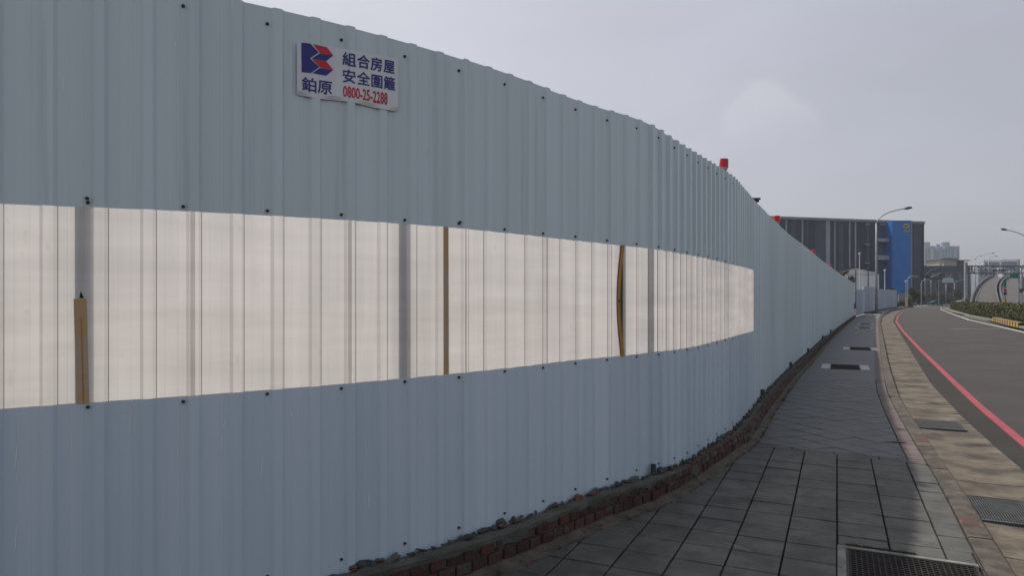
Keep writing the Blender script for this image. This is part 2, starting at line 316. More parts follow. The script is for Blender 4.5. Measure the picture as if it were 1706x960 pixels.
# rib crests
a0, a1, a2 = s_of_px(395), s_of_px(1085), s_of_px(1202)
pA, pB = (a1-a0)/18, (a2-a1)/12
print('rib pitch', pA, pB, 'fence length', S_END)
ribs = {k: a0+k*pA for k in range(-40, 19)}
for k in range(19, 31): ribs[k] = a1+(k-18)*pB
for k in range(31, 500): ribs[k] = a2+(k-30)*.180
def rib_h(c): return .0145 if c < a1-.05 else .024
def cross_points(sa, sb):
    """(s, offset) samples of the folded sheet between two arc positions"""
    out = [(sa, 0.0), (sb, 0.0)]
    for k, c in ribs.items():
        if c < sa-.3 or c > sb+.3: continue
        h_ = rib_h(c)
        for ds, of in ((-.031,0),(-.018,h_),(.018,h_),(.031,0)):
            if sa < c+ds < sb: out.append((c+ds, of))
        nx = ribs.get(k+1, c+.18); span = nx-c
        for q in (.38, .66):
            mid = c+span*q
            for ds, of in ((-.006,0),(0,.0018),(.006,0)):
                if sa < mid+ds < sb: out.append((mid+ds, of))
    for s_, i in ((sa, 0), (sb, 1)):
        for k, c in ribs.items():
            if abs(s_-c) <= .018: out[i] = (s_, rib_h(c))
            elif abs(s_-c) < .031: out[i] = (s_, rib_h(c)*(.031-abs(s_-c))/.013)
    out.sort(); return out
def folded(sa, sb, zlo, zhi, off, simple=False, nz_=1, bow=0.0, crease=False):
    mb = MB(); cp = cross_points(sa, sb)
    if simple: cp = [c for c in cp if not (0 < c[1] < .005)]
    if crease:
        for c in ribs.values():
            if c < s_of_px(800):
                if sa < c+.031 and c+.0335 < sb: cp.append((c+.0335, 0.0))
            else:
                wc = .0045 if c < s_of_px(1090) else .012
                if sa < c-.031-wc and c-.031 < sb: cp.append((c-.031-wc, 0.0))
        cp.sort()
    for j in range(nz_+1):
        q = j/nz_
        for s_, of in cp:
            sh_ = bow*math.sin(math.pi*q)*max(0, 1-(sb-s_)/.12) if bow else 0
            p, t, n_ = FP(s_+sh_, of+off); z = zlo(s_)*(1-q)+zhi(s_)*q; mb.v.append((p.x, p.y, z))
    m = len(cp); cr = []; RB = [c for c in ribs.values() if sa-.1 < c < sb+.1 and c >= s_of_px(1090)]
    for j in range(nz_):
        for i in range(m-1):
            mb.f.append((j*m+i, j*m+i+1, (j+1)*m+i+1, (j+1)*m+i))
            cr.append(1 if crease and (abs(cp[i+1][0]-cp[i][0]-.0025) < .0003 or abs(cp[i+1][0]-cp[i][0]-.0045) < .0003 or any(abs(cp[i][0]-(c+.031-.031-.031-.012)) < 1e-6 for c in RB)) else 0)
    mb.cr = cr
    return mb
S_STRIP = s_of_px(1254)
def interp_s(tabl):
    xs = [s_of_px(a) for a, _ in tabl]; ys = [b for _, b in tabl]
    return lambda s: float(np.interp(s, xs, ys))
def z_from(pxs, ys):
    xs = []; zs = []
    for px, y in zip(pxs, ys):
        s = s_of_px(px); p, _, _ = FP(s); xs.append(s); zs.append((HZ-y)/F_PX*p.y)
    return lambda s: float(np.interp(s, xs, zs))
ST = z_from([0,134,254,403,534,649,744,818,884,944,996,1035,1090,1130,1175,1215,1254],[339.5,345,349.5,357,364.5,371.5,378.5,386,392.7,399.5,404.8,409.5,415.5,422.5,430.8,440.6,450.2])
SB = z_from([0,134,254,403,534,649,744,818,884,944,996,1035,1090,1119,1160,1196,1227,1254],[682,671.5,664,653,643,632.8,624,616.3,609,601.5,596.6,593,586.5,583.5,576.6,567,558.5,551.6])
zb = lambda s: zt(s)-H_F
fb, _, _ = FP(s_of_px(700))
fence = empty('site_fence', (fb.x, fb.y, -1.36), 'long curving pale blue-grey corrugated metal hoarding with a milky window band along the pavement', 'fence')
seams = [k for k in range(-28, 500, 4)]
seams = [k*1 for k in range(-33+0, 500, 4)]        # crest numbers where sheets lap: ... -1, 3, 7, 11, 15, 19 ...
zlow = lambda s: zb(s)-.06
starts = [0.05]+[ribs[k] for k in seams if k in ribs and .3 < ribs[k] < S_END-.2]
for i, sa in enumerate(starts):
    sb = (starts[i+1] if i+1 < len(starts) else S_END-.01)
    se = min(sb+.024, S_END-.005)
    o = .0016*(i % 2); jt = random.uniform(-.004, .004); farp = FP(sa)[0].y > 22
    if sa < S_STRIP-.1:
        cut = min(se, S_STRIP) if se > S_STRIP > sb-.5 else se
        folded(sa-.02 if i else sa, se, ST, lambda s, j=jt: zt(s)+j, o).build('metal_panel', M_fence, fence)
        folded(sa-.02 if i else sa, se, zlow, SB, o).build('metal_panel', M_fence_low, fence)
        if se > S_STRIP:
            folded(S_STRIP, se, SB, ST, o).build('metal_panel', M_fence, fence)
    else:
        folded(sa-.02, se, zlow, lambda s, j=jt: zt(s)+j, o, simple=farp).build('metal_panel', M_fence, fence)
# plastic sheets, lapped over one rib; two laps have sprung open
gap_a = (s_of_px(741.5), s_of_px(747))
sh_edges = [0.05]+[ribs[k] for k in seams if k in ribs and .3 < ribs[k] < S_STRIP-.1]+[S_STRIP]
lap_wide = [int(np.argmin([abs(e_-s_of_px(q_)) for e_ in sh_edges])) for q_ in (330, 588, 915)]
lo_s = lambda s: SB(s)-.02; hi_s = lambda s: ST(s)+.02
for i in range(len(sh_edges)-1):
    sa, sb = sh_edges[i], sh_edges[i+1]
    ov = .016 if i in lap_wide else .010
    a = sa-ov if i else sa; b = sb+.004 if i < len(sh_edges)-2 else sb
    o = -.0045-.0022*(i % 2)
    cuts = []
    for g0, g1, wav in ((gap_a[0], gap_a[1], 0), (s_of_px(1036), s_of_px(1038.5), 1)):
        if a < g0 and g1 < b: cuts.append((g0, g1, wav))
    segs = []; cur = a
    for g0, g1, wav in cuts: segs.append((cur, g0)); cur = g1
    segs.append((cur, b))
    for q0, q1 in segs:
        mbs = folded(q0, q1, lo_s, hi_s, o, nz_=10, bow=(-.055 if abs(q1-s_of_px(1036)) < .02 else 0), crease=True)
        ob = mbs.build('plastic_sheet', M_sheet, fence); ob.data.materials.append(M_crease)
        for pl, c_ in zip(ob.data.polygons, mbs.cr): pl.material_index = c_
# what stands behind the sheets: posts, rails, timber
def vbar(s_, wd, z0, z1, off, m, name, dep=.04, lean=0.0, bow=0.0):
    mb = MB(); N = 8; rows = []
    for j in range(N+1):
        q = j/N; z = z0+(z1-z0)*q; ds = lean*(q-.5)+bow*math.sin(math.pi*q)
        p, t, n_ = FP(s_+ds, off)
        for a, b in ((-1,0),(1,0),(1,-1),(-1,-1)):
            mb.v.append(tuple(p+t*wd/2*a+n_*dep*b+Vector((0,0,z))))
    for j in range(N):
        for k in range(4): a = j*4+k; b = j*4+(k+1) % 4; mb.f.append((a, b, b+4, a+4))
    mb.f.append((3,2,1,0)); mb.f.append(tuple(N*4+k for k in range(4)))
    return mb.build(name, m, fence)
for px, wd in ((134, .055), (675, .062), (1085, .05), (1212, .03)):
    s_ = s_of_px(px); vbar(s_, wd, zb(s_)+.02, zt(s_)-.03, -.042, M_post, 'support_post', dep=.05)
s_ = s_of_px(134); vbar(s_+.004, .046, SB(s_)-.004, (HZ-498)/F_PX*FP(s_)[0].y, .0035, M_batten, 'timber_batten', dep=.004, lean=-.010)
s_ = s_of_px(135.5); vbar(s_+.004, .004, SB(s_)-.004, SB(s_)+.36, .0052, M_bamboo, 'batten_groove', dep=.001, lean=-.008)
s_ = s_of_px(744); vbar(s_-.004, .040, zb(s_)+.05, zt(s_)-.03, -.0015, M_batten, 'timber_post', dep=.05, lean=-.008)
s_ = s_of_px(1038); vbar(s_, .05, zb(s_)+.05, zt(s_)-.03, -.016, M_dark, 'support_post', dep=.05)
# bowed yellow batten in the open lap
s_ = s_of_px(1036.5); vbar(s_, .026, SB(s_)-.005, ST(s_)+.005, .012, M_bamboo, 'bowed_batten', dep=.006, bow=-.050)
zc = (SB(s_)+ST(s_))/2+.0; p, t, n_ = FP(s_-.050, .0135)
MB().obox(p+Vector((0,0,zc)), t, n_, Vector((0,0,1)), .0135, .002, .010).build('tape_band', M_timber, fence)
# dark torn flap by the leaning batten
s_ = s_of_px(135); p, t, n_ = FP(s_, .004); zf = (HZ-497)/F_PX*p.y
MB().quad(p-t*.006+Vector((0,0,zf)), p+t*.011+Vector((0,0,zf)), p-t*.001+Vector((0,0,zf+.030))).build('torn_flap', M_black, fence)
for zz, nm in ((lambda s: zt(s)-.10, 'top_rail'), (lambda s: ST(s)+.28 if s < S_STRIP else ST(S_STRIP)+.28+zt(s)-zt(S_STRIP), 'rail'), (lambda s: SB(s)-.06 if s < S_STRIP else SB(S_STRIP)-.06+zt(s)-zt(S_STRIP), 'rail'), (lambda s: zb(s)+.10, 'bottom_rail')):
    ps = [FP(s, -.06)[0]+Vector((0,0,zz(s))) for s in np.arange(.1, S_END-.1, .5)]
    MB().tube(ps, .022, n=6).build(nm, M_rail, fence)
for s_ in np.arange(13.5, S_END-2.5, 2.4): vbar(float(s_), .05, zb(s_)-.15, zt(s_)-.05, -.09, M_post, 'support_post', dep=.05)
# screws
sm = MB(); sm.tube([(0,.002,0),(0,-.003,0)], .0078, n=10); sm.tube([(0,-.003,0),(0,-.010,0)], .0062, n=6)
scr0 = sm.build('screw', M_screw, fence, loc=(0,0,0)); scr_me = scr0.data; first = True; cnt = 0
def put_screw(s_, z, off=.001):
    global first, cnt
    p, t, n_ = FP(s_, off)
    o = scr0 if first else scr0.copy()
    if not first: col.objects.link(o)
    first = False; cnt += 1
    o.parent = fence; o.location = p+Vector((0,0,z))-base_of(fence)
    o.rotation_euler = (0, random.uniform(0, 1), math.atan2(n_.y, n_.x)+math.pi/2)
for k in range(-8, 50, 2):
    if k not in ribs: continue
    s_ = ribs[k+1]-.046+random.uniform(-.004,.004)
    if s_ < .2: continue
    y = FP(s_)[0].y
    if k > 34: continue
    put_screw(s_, zt(s_)-.075+random.uniform(-.006,.006))
    put_screw(s_, zb(s_)+.055+random.uniform(-.006,.006))
    if s_ < S_STRIP:
        put_screw(s_, ST(s_)+.024+random.uniform(-.004,.004)); put_screw(s_, SB(s_)-.022+random.uniform(-.004,.004))
put_screw(s_of_px(145), ST(s_of_px(145))+.038); put_screw(s_of_px(766), ST(s_of_px(766))+.036)
# dried drips and scuffs below and above the window band
dm = MB(); r_ = random.Random(11)
for _ in range(120):
    px = r_.choice((r_.uniform(20, 700), r_.uniform(600, 1240), r_.uniform(1050, 1240))); s_ = s_of_px(px)
    up = r_.random() < .18; z0 = (ST(s_)+r_.uniform(.05,.9)) if up else (SB(s_)-r_.uniform(.02,.35) if r_.random() < .75 else SB(s_)-r_.uniform(.3,.8))
    h = r_.uniform(.03,.12); wd = r_.uniform(.0008,.0028); d_ = min(abs(s_-c) for c in ribs.values())
    if d_ < .045: continue
    le = r_.uniform(-.012,.012); a, t, n_ = FP(s_, .0036); z = Vector((0,0,1))
    dm.quad(a+z*z0-t*wd*.4, a+z*z0+t*wd*.4, a+t*(le*.5+wd)+z*(z0-h*.6), a+t*(le+wd*.2)+z*(z0-h), a+t*(le*.5-wd)+z*(z0-h*.6))
dm.build('dried_drips', mat('dried_drip', (.80,.84,.86), (.70,.75,.79), scale=20, rough=.7), fence, kind='stuff')
# ------------------------------------------------------------------ banner on the hoarding
sA, sB_ = s_of_px(493), s_of_px(660.5)
def bz(u, v):      # v from the top, 0..1
    top = 1.245*(1-u)+1.276*u; bot = .990*(1-u)+1.000*u
    return top*(1-v)+bot*v
def bpos(u, v, lift=0.0):
    s = sA+(sB_-sA)*u
    d = min(abs(s-c) for c in ribs.values())
    off = .0172-.008*max(0, min(1, (d-.02)/.05))*(max(0, (v-.93))/.07)   # lower hem sinks between the ribs
    p, t, n_ = FP(s, off+lift+.0012*math.sin(u*23))
    return (p.x, p.y, bz(u, v)-.004*math.sin(u*math.pi*3)*(v > .9))
pb = bpos(.5, 1)
banner = empty('advertising_banner', pb, 'small white printed banner with blue and red letters stuck high on the corrugated hoarding', 'banner')
def patch(u0, u1, v0, v1, m, name, lift=0, nu=40, nv=14):
    mb = MB()
    for j in range(nv+1):
        for i in range(nu+1): mb.v.append(bpos(u0+(u1-u0)*i/nu, v0+(v1-v0)*j/nv, lift))
    for j in range(nv):
        for i in range(nu): a = j*(nu+1)+i; mb.f.append((a+nu+1, a+nu+2, a+1, a))
    o = mb.build(name, m, banner); return o
for o_ in (patch(0, .352, 0, 1, M_sign_l, 'banner_sheet', nu=50), patch(.352, 1, 0, 1, M_sign_r, 'banner_sheet', nu=90)):
    md = o_.modifiers.new('s', 'SOLIDIFY'); md.thickness = .0012; md.offset = -1
def ub(x): 
    q = (x-205)/(1240-205); return q*(1.0+.10*(1-q))          # perspective of the banner along its length
def vb(x, y): top = 132+(x-215)*.148; return (y-top)/532
def logo(poly, m, name):
    from mathutils.geometry import tessellate_polygon
    P = [Vector((ub(x), vb(x, y), 0)) for x, y in poly]; mb = MB(); K_ = 5
    for tri in tessellate_polygon([P]):
        a, b, c = [P[t] if isinstance(t, int) else t for t in tri]
        ix = {}
        for i in range(K_+1):
            for j in range(K_+1-i):
                p = a+(b-a)*(i/K_)+(c-a)*(j/K_); ix[i, j] = len(mb.v); mb.v.append(bpos(p.x, p.y, .0014))
        for i in range(K_):
            for j in range(K_-i):
                mb.f.append((ix[i,j], ix[i+1,j], ix[i,j+1]))
                if i+j < K_-1: mb.f.append((ix[i+1,j], ix[i+1,j+1], ix[i,j+1]))
    mb.build(name, m, banner)
logo([(240,143),(318,150),(393,236),(315,298),(400,382),(322,446),(243,440)], M_navy, 'emblem')
logo([(340,152),(465,180),(524,262),(403,240)], M_ink_r, 'emblem')
logo([(403,244),(524,264),(460,320),(330,299)], M_navy, 'emblem')
logo([(333,302),(460,322),(524,406),(408,386)], M_ink_r, 'emblem')
logo([(405,390),(524,409),(460,468),(336,446)], M_navy, 'emblem')
def letters(txt, x0, x1, v0, v1, m, name, bold=.0, space=1.0, target=banner, mapf=None):
    cu = bpy.data.curves.new('t', 'FONT'); cu.body = txt; cu.size = 1;  cu.resolution_u = 3; cu.space_character = space
    ob = bpy.data.objects.new('t', cu); col.objects.link(ob)
    dg = bpy.context.evaluated_depsgraph_get(); dg.update()
    me = bpy.data.meshes.new_from_object(ob.evaluated_get(dg))
    b_ = bmesh.new(); b_.from_mesh(me); bmesh.ops.triangulate(b_, faces=b_.faces[:])
    for _ in range(2 if not mapf else 0):
        le = [e_ for e_ in b_.edges if e_.calc_length() > .22]
        if le: bmesh.ops.subdivide_edges(b_, edges=le, cuts=1); bmesh.ops.triangulate(b_, faces=b_.faces[:])
    b_.to_mesh(me); b_.free()
    V = np.array([v.co[:] for v in me.vertices]); mn = V.min(0); mxx = V.max(0)
    mb = MB()
    for v in V:
        a = (v[0]-mn[0])/(mxx[0]-mn[0]); b = (v[1]-mn[1])/(mxx[1]-mn[1])
        mb.v.append(mapf(a, b) if mapf else bpos(ub(x0+(x1-x0)*a), v1+(v0-v1)*b, .0016))
    mb.f = [tuple(p.vertices) for p in me.polygons]
    if bold and not mapf:                       # heavier strokes: the same print laid again a hair to the side
        n0 = len(V)
        for q_, (du, dv_) in enumerate(((bold, 0), (-bold, 0), (0, bold), (0, -bold))):
            for v in V:
                a = (v[0]-mn[0])/(mxx[0]-mn[0])+du/(mxx[0]-mn[0]); b = (v[1]-mn[1]+dv_)/(mxx[1]-mn[1])
                mb.v.append(bpos(ub(x0+(x1-x0)*a), v1+(v0-v1)*b, .0018+.0002*q_))
            mb.f += [tuple(k+n0*(q_+1) for k in p.vertices) for p in me.polygons]
    bpy.data.objects.remove(ob); bpy.data.curves.remove(cu); bpy.data.meshes.remove(me)
    return mb.build(name, m, target)
letters('鉑原', 246, 512, .655, .905, M_navy, 'lettering', bold=.016)
letters('組合房屋', 617, 1192, .055, .305, M_navy, 'lettering', bold=.020, space=1.05)
letters('安全圍籬', 619, 1200, .375, .625, M_navy, 'lettering', bold=.016, space=1.05)
letters('0800-25-2288', 622, 1104, .700, .905, M_ink_r, 'lettering', bold=.020, space=1.0)
# ------------------------------------------------------------------ red warning lamps and floodlight on the fence
for i, (px, lab, tilt) in enumerate(((1210, 'largest and nearest red warning lamp on the hoarding top, pale base showing', .06),
            (1297, 'second red warning lamp on the hoarding top, before the dark building left end', .0),
            (1357, 'third red warning lamp along the hoarding top, half sunk behind its edge', 0), (1385, 'smallest red warning lamp, farthest along the hoarding top left of the bare trees', 0))):
    s_ = s_of_px(px); p, t, n_ = FP(s_, -.03); z0 = zt(s_)+.005
    if i > 1: z0 -= .02
    e = empty('warning_lamp', p+Vector((0,0,z0)), lab, 'warning lamp', 'red warning lamps on the hoarding')
    B = p+Vector((0,0,z0)); sc_ = 1.0 if i == 0 else 1.25
    def R(dz): return B+Vector((tilt*dz, 0, dz))
    MB().tube([R(-.06), R(.0), R(.028*sc_), R(.052*sc_)], [.022,.026,.038*sc_,.044*sc_], n=16).build('lamp_base', M_lampbase, e, smooth=False)
    MB().tube([R(.052*sc_), R(.056*sc_), R(.108*sc_), R(.135*sc_), R(.14*sc_)], [.049*sc_,.048*sc_,.045*sc_,.044*sc_,.036*sc_], n=18).build('red_lens', M_redlamp, e)
s_ = s_of_px(1252); p, t, n_ = FP(s_, -.15); 
Bf = W(1257, 337, 9.6)
fl = empty('floodlight', (Bf.x, Bf.y, 0.9), 'small black floodlight on a post just behind the hoarding top', 'floodlight')
MB().tube([(Bf.x, Bf.y, .6), Bf], .012, n=8).build('post', M_dark, fl)
MB().box((Bf.x-.05, Bf.y-.04, Bf.z), (Bf.x+.05, Bf.y+.04, Bf.z+.03)).build('bracket', M_dark, fl)
MB().box((Bf.x-.06, Bf.y-.06, Bf.z+.03), (Bf.x+.065, Bf.y+.06, Bf.z+.055)).build('lamp_body', M_dark, fl)
# ------------------------------------------------------------------ brick curb under the hoarding
S0 = 1.0
cb, _, _ = FP(s_of_px(800), .17)
curb = empty('brick_curb', (cb.x, cb.y, -1.55), 'low red brick curb with a rough mortar cap and rubble, along the foot of the hoarding', 'curb')
# width of the ledge follows the photograph
off_c = lambda s: .13+.05*max(0, min(1, (s-s_of_px(1150))/1.5))
def curb_top(s): return zb(s)+.004+ .0
def strip_mesh(ss, prof):
    """prof(s) -> list of (off, z)"""
    mb = MB(); m = None
    for s in ss:
        pr = prof(s); m = len(pr)
        for of, z in pr: p, _, _ = FP(s, of); mb.v.append((p.x, p.y, z))
    for i in range(len(ss)-1):
        for k in range(m-1): a = i*m+k; mb.f.append((a, a+m, a+m+1, a+1))
    return mb
nrm = np.random.default_rng(3)
ss = list(np.arange(S0, 16, .03))+list(np.arange(16, S_END, .3))
dn = smooth(nrm.normal(0, 1, len(ss)), 2)*.010; dn2 = smooth(nrm.normal(0, 1, len(ss)), 3)*.006
big = np.clip(smooth(nrm.normal(0, 1, len(ss)), 5)*1.5-.25, 0, 1)*.06
def cap_prof(i):
    s = ss[i]; o = off_c(s)+dn2[i]*.6; t_ = curb_top(s)
    return [(-.05, t_-.03), (.03, t_-.012+dn[i]), (o-.035, t_-.004+dn2[i]), (o-.006, t_+dn2[i]*.4), (o, t_-.012), (o-.001, t_-.045+dn[i]*.8-big[i]), (o-.02, t_-.05+dn[i]*.8-big[i])]
mb = MB()
for i in range(len(ss)):
    for of, z in cap_prof(i): p, _, _ = FP(ss[i], of); mb.v.append((p.x, p.y, z))
for i in range(len(ss)-1):
    for k in range(6): a = i*7+k; mb.f.append((a, a+7, a+8, a+1))
mb.build('mortar_cap', M_cap, curb)
# mortar core behind the bricks
def gzs(s): return gz(FP(s)[0].y)
strip_mesh(ss[::2], lambda s: [(off_c(s)-.014, curb_top(s)-.02), (off_c(s)-.014, gzs(s)-.03)]).build('mortar_bed', M_fillet, curb)
def fill_prof(s):
    o = off_c(s); g = gzs(s); r = .012*math.sin(s*7)+.008*math.sin(s*17.3)
    return [(o-.03, g+.034), (o+.002, g+.026+r*.4), (o+.035+r*.5, g+.012), (o+.075+r, g+.003), (o+.085+r, g-.02)]
strip_mesh(ss, fill_prof).build('mortar_fillet', M_fillet, curb)
# bricks
bme = []
for v_ in range(5):
    b_ = bmesh.new(); bmesh.ops.create_cube(b_, size=1)
    for v in b_.verts: v.co = Vector((v.co.x*.104, v.co.y*.05, v.co.z*.060))+Vector((random.uniform(-.003,.003), random.uniform(-.002,.002), random.uniform(-.002,.002)))
    bmesh.ops.bevel(b_, geom=b_.edges[:], offset=.005, segments=1, affect='EDGES')
    m_ = bpy.data.meshes.new('brick'); b_.to_mesh(m_); b_.free(); m_.materials.append(M_brick); bme.append(m_)
cb_base = base_of(curb); nb = 0; rest = MB()
s = s_of_px(560)
while s < S_END-.2:
    yy = FP(s)[0].y
    for row in range(2):
        sr = s+(.057 if row else 0); o = off_c(sr); p, t, n_ = FP(sr, o-.025+random.uniform(-.004,.006))
        z = gzs(sr)+.058+row*.070+random.uniform(-.002,.002)
        if nb < 290:
            ob = bpy.data.objects.new('brick', random.choice(bme)); col.objects.link(ob); ob.parent = curb
            ob.location = p+Vector((0,0,z))-cb_base; ob.rotation_euler = (random.uniform(-.03,.03), random.uniform(-.02,.02), math.atan2(t.y, t.x)+random.uniform(-.03,.03))
            nb += 1
        else:
            rest.obox(p+Vector((0,0,z)), t, n_, Vector((0,0,1)), .052, .024, .029)
    s += .1145
rest.build('far_bricks', M_brick, curb, kind='stuff')
# rubble on the ledge
def lump(c, r, m, name, par=curb, seed=0):
    rr = random.Random(seed); b_ = bmesh.new(); bmesh.ops.create_icosphere(b_, subdivisions=2, radius=1)
    ph = [rr.uniform(0, 6) for _ in range(6)]
    for v in b_.verts:
        k = 1+.22*math.sin(v.co.x*4+ph[0])+.22*math.sin(v.co.y*5+ph[1])+.2*math.sin(v.co.z*4.5+ph[2])+rr.uniform(-.08,.08)
        v.co = Vector((v.co.x*k*r[0], v.co.y*k*r[1], v.co.z*k*r[2]))
    m_ = bpy.data.meshes.new(name); b_.to_mesh(m_); b_.free(); m_.materials.append(m); return m_
lm = [lump(None, (.030,.018,.016), M_lump, 'mortar_lump', seed=i) for i in range(6)]
fm = [lump(None, (.034,.02,.012), M_frag, 'brick_fragment', seed=20+i) for i in range(6)]
small = MB(); s = s_of_px(585); nr = 0
while s < 30:
    k = random.choice((0,0,1)); me_ = random.choice(fm if k else lm); o = random.uniform(.018, .055)
    p, t, n_ = FP(s, o); sc_ = random.choice((.4,.5,.65,.8,1.1)) 
    if nr < 150:
        ob = bpy.data.objects.new('brick_fragment' if k else 'mortar_lump', me_); col.objects.link(ob); ob.parent = curb
        ob.location = p+Vector((0,0,curb_top(s)-.002+.006*sc_))-cb_base; ob.scale = (sc_*random.uniform(.8,1.4), sc_, sc_*random.uniform(.8,1.5))
        ob.rotation_euler = (random.uniform(-.4,.4), random.uniform(-.4,.4), math.atan2(t.y, t.x)+random.uniform(-.5,.5)); nr += 1
    else:
        small.obox(p+Vector((0,0,curb_top(s)+.004)), t, n_, Vector((0,0,1)), random.uniform(.02,.05), .025, random.uniform(.008,.028))
    s += random.uniform(.02, .075) if s < 11 else random.uniform(.06,.2)
small.build('loose_rubble', M_lump, curb, kind='stuff')
for px, h in ((1080, .075), (1265, .10), (1313, .12), (1343, .12), (1368, .12), (1382,.12)):
    s_ = s_of_px(px); p, t, n_ = FP(s_, .045); z = curb_top(s_)
    r_ = .021 if px < 1100 else .032
    m_ = MB().tube([p+Vector((0,0,z-.03)), p+Vector((0,0,z+h))], r_, n=14, cap=False)
    m_.tube([p+Vector((0,0,z+h)), p+Vector((0,0,z-.03))], r_*.86, n=14, cap=False)
    m_.build('drain_pipe', M_pvc, curb)
# dry leaves and grit along the foot of the curb
lv = MB(); r_ = random.Random(4)
for _ in range(700):
    s_ = r_.uniform(s_of_px(600), 22); p, t, n_ = FP(s_, off_c(s_)+.045+abs(r_.gauss(0, .05))); z = gzs(s_)+.012+r_.uniform(0,.006); L = r_.uniform(.004,.016); a = r_.uniform(0, 6.28)
    d = Vector((math.cos(a), math.sin(a), r_.uniform(-.4,.4)))*L; e_ = Vector((-math.sin(a), math.cos(a), r_.uniform(-.4,.4)))*L*.5; c = Vector((p.x, p.y, z)); lv.quad(c-d, c-e_, c+d, c+e_)
lv.build('leaf_litter', M_frag, curb, kind='stuff')
# ------------------------------------------------------------------ ground, road, gutter, kerb, pavement
MB().quad((-4000,-200,-1.95),(6000,-200,-1.95),(6000,9000,-1.95),(-4000,9000,-1.95)).build('ground', M_ground, kind='structure')
def sheet(name, left, right, dz, m, kind='structure', parent=None, label=None):
    """strip between two polylines of (x, y), level dz below the pavement"""
    mb = MB(); n = len(left)
    for a, b in zip(left, right):
        mb.v.append((a[0], a[1], gz(a[1])+dz)); mb.v.append((b[0], b[1], gz(b[1])+dz))
    for i in range(n-1): mb.f.append((2*i, 2*i+1, 2*i+3, 2*i+2))
    return mb.build(name, m, parent, kind=kind, label=label)
def poly_world(pix, dz): return [unp(a, b, dz).xy for a, b in pix]
def resample(pl, step=.5, n=None, smooth_k=0):
    P = np.array([tuple(p) for p in pl]); L = np.concatenate([[0], np.cumsum(np.linalg.norm(np.diff(P, axis=0), axis=1))])
    q = np.linspace(0, L[-1], n or max(2, int(L[-1]/step)+1)); A = np.stack([np.interp(q, L, P[:,0]), np.interp(q, L, P[:,1])], 1)
    return A
DR = -.09
# polylines from near to far, with an extension towards and behind the camera
def ext_near(pl, L=6):
    a, b = Vector(pl[0]), Vector(pl[1]); d = (a-b).normalized(); return [a+d*L]+list(pl)
kin_px = [(1645,960),(1612,900),(1583,840),(1556,790),(1535,757),(1512,718),(1493,684),(1479,655),(1471.5,622),(1467.5,595),(1464.5,560),(1462.5,537),(1466,527),(1484,516.5),(1512,512.2)]
kerb_in = ext_near(poly_world(kin_px, 0))
yard = None
K = resample(kerb_in, .25); 
for _ in range(3): K[1:-1] = (K[:-2]+2*K[1:-1]+K[2:])/4
def offset_pl(A, d):
    T = np.gradient(A, axis=0); T /= np.linalg.norm(T, axis=1)[:,None]; return A+np.stack([T[:,1], -T[:,0]], 1)*d
T_ = np.gradient(K, axis=0)
Ko = offset_pl(K, .155)
gr_px = [(1735,815),(1700,780),(1670,760),(1634,724),(1600,694),(1576,668),(1554,645),(1536,617),(1520,590),(1503,562),(1487.5,536),(1491,527),(1501.5,518),(1522,513.4)]
G = resample(ext_near(poly_world(gr_px, DR), 9), .25)
for _ in range(6): G[1:-1] = (G[:-2]+2*G[1:-1]+G[2:])/4
rl_px = [(1760,792),(1712,752),(1625,677),(1575,628),(1532,585),(1503,553),(1491.5,536),(1494.5,527),(1504.5,518),(1525,513.2)]
RL = resample(ext_near(poly_world(rl_px, DR), 9), .25)
for _ in range(6): RL[1:-1] = (RL[:-2]+2*RL[1:-1]+RL[2:])/4
# road sheet: wide, in level steps of Y
ys = [-8, 0, 10, 20, 30, 40, 50, 60, 200, 330]
mb = MB()
for y in ys: mb.v += [(-2+.5*y, y, gz(y)+DR-.008), (60+1.2*y, y, gz(y)+DR-.008)]
for i in range(len(ys)-1): mb.f.append((2*i, 2*i+1, 2*i+3, 2*i+2))
mb.build('road', M_asph, kind='structure')
ew = offset_pl(RL, -.02); Gr = resample(G, n=len(RL))
sheet('road_edge_strip', Gr, ew, DR-.004, M_asph_d)
sheet('red_line', offset_pl(RL, 0), offset_pl(RL, .11), DR+.0005, M_red)
# white edge line along the median
wl = resample(poly_world([(1790,578),(1706,554.5),(1660,544),(1612,533),(1590,525),(1572,518),(1566,515),(1568,512.6)], DR), .5)
for ln_, nm_ in (([(1498,524),(1512,526.5),(1524,526)], 'road_crack'), ([(1535,566),(1580,573),(1640,571),(1700,578)], 'road_crack')):
    q_ = resample(poly_world(ln_, DR), .25); q_ = q_+np.random.default_rng(len(q_)).normal(0, .02, q_.shape)
    sheet(nm_, q_, offset_pl(q_, .022), DR-.004, M_joint)
sheet('white_edge_line', wl, offset_pl(wl, .14), DR, M_white)
sm_ = resample(poly_world([(1578,548.5),(1610,547.5),(1665,547.5)], DR), 1.5)
sheet('road_seam', sm_, offset_pl(sm_, .35), DR-.004, M_patch)
# crosswalk bars far off
for k in range(7):
    px = 1522+k*11.5; a = unp(px, 512.6, DR); 
    MB().quad((a.x, a.y-2.2, a.z+.002), (a.x+.55, a.y-2.2, a.z+.002), (a.x+.55+1.0, a.y+2.2, a.z+.002), (a.x+1.0, a.y+2.2, a.z+.002)).build('crosswalk_bar', M_white, kind='structure')
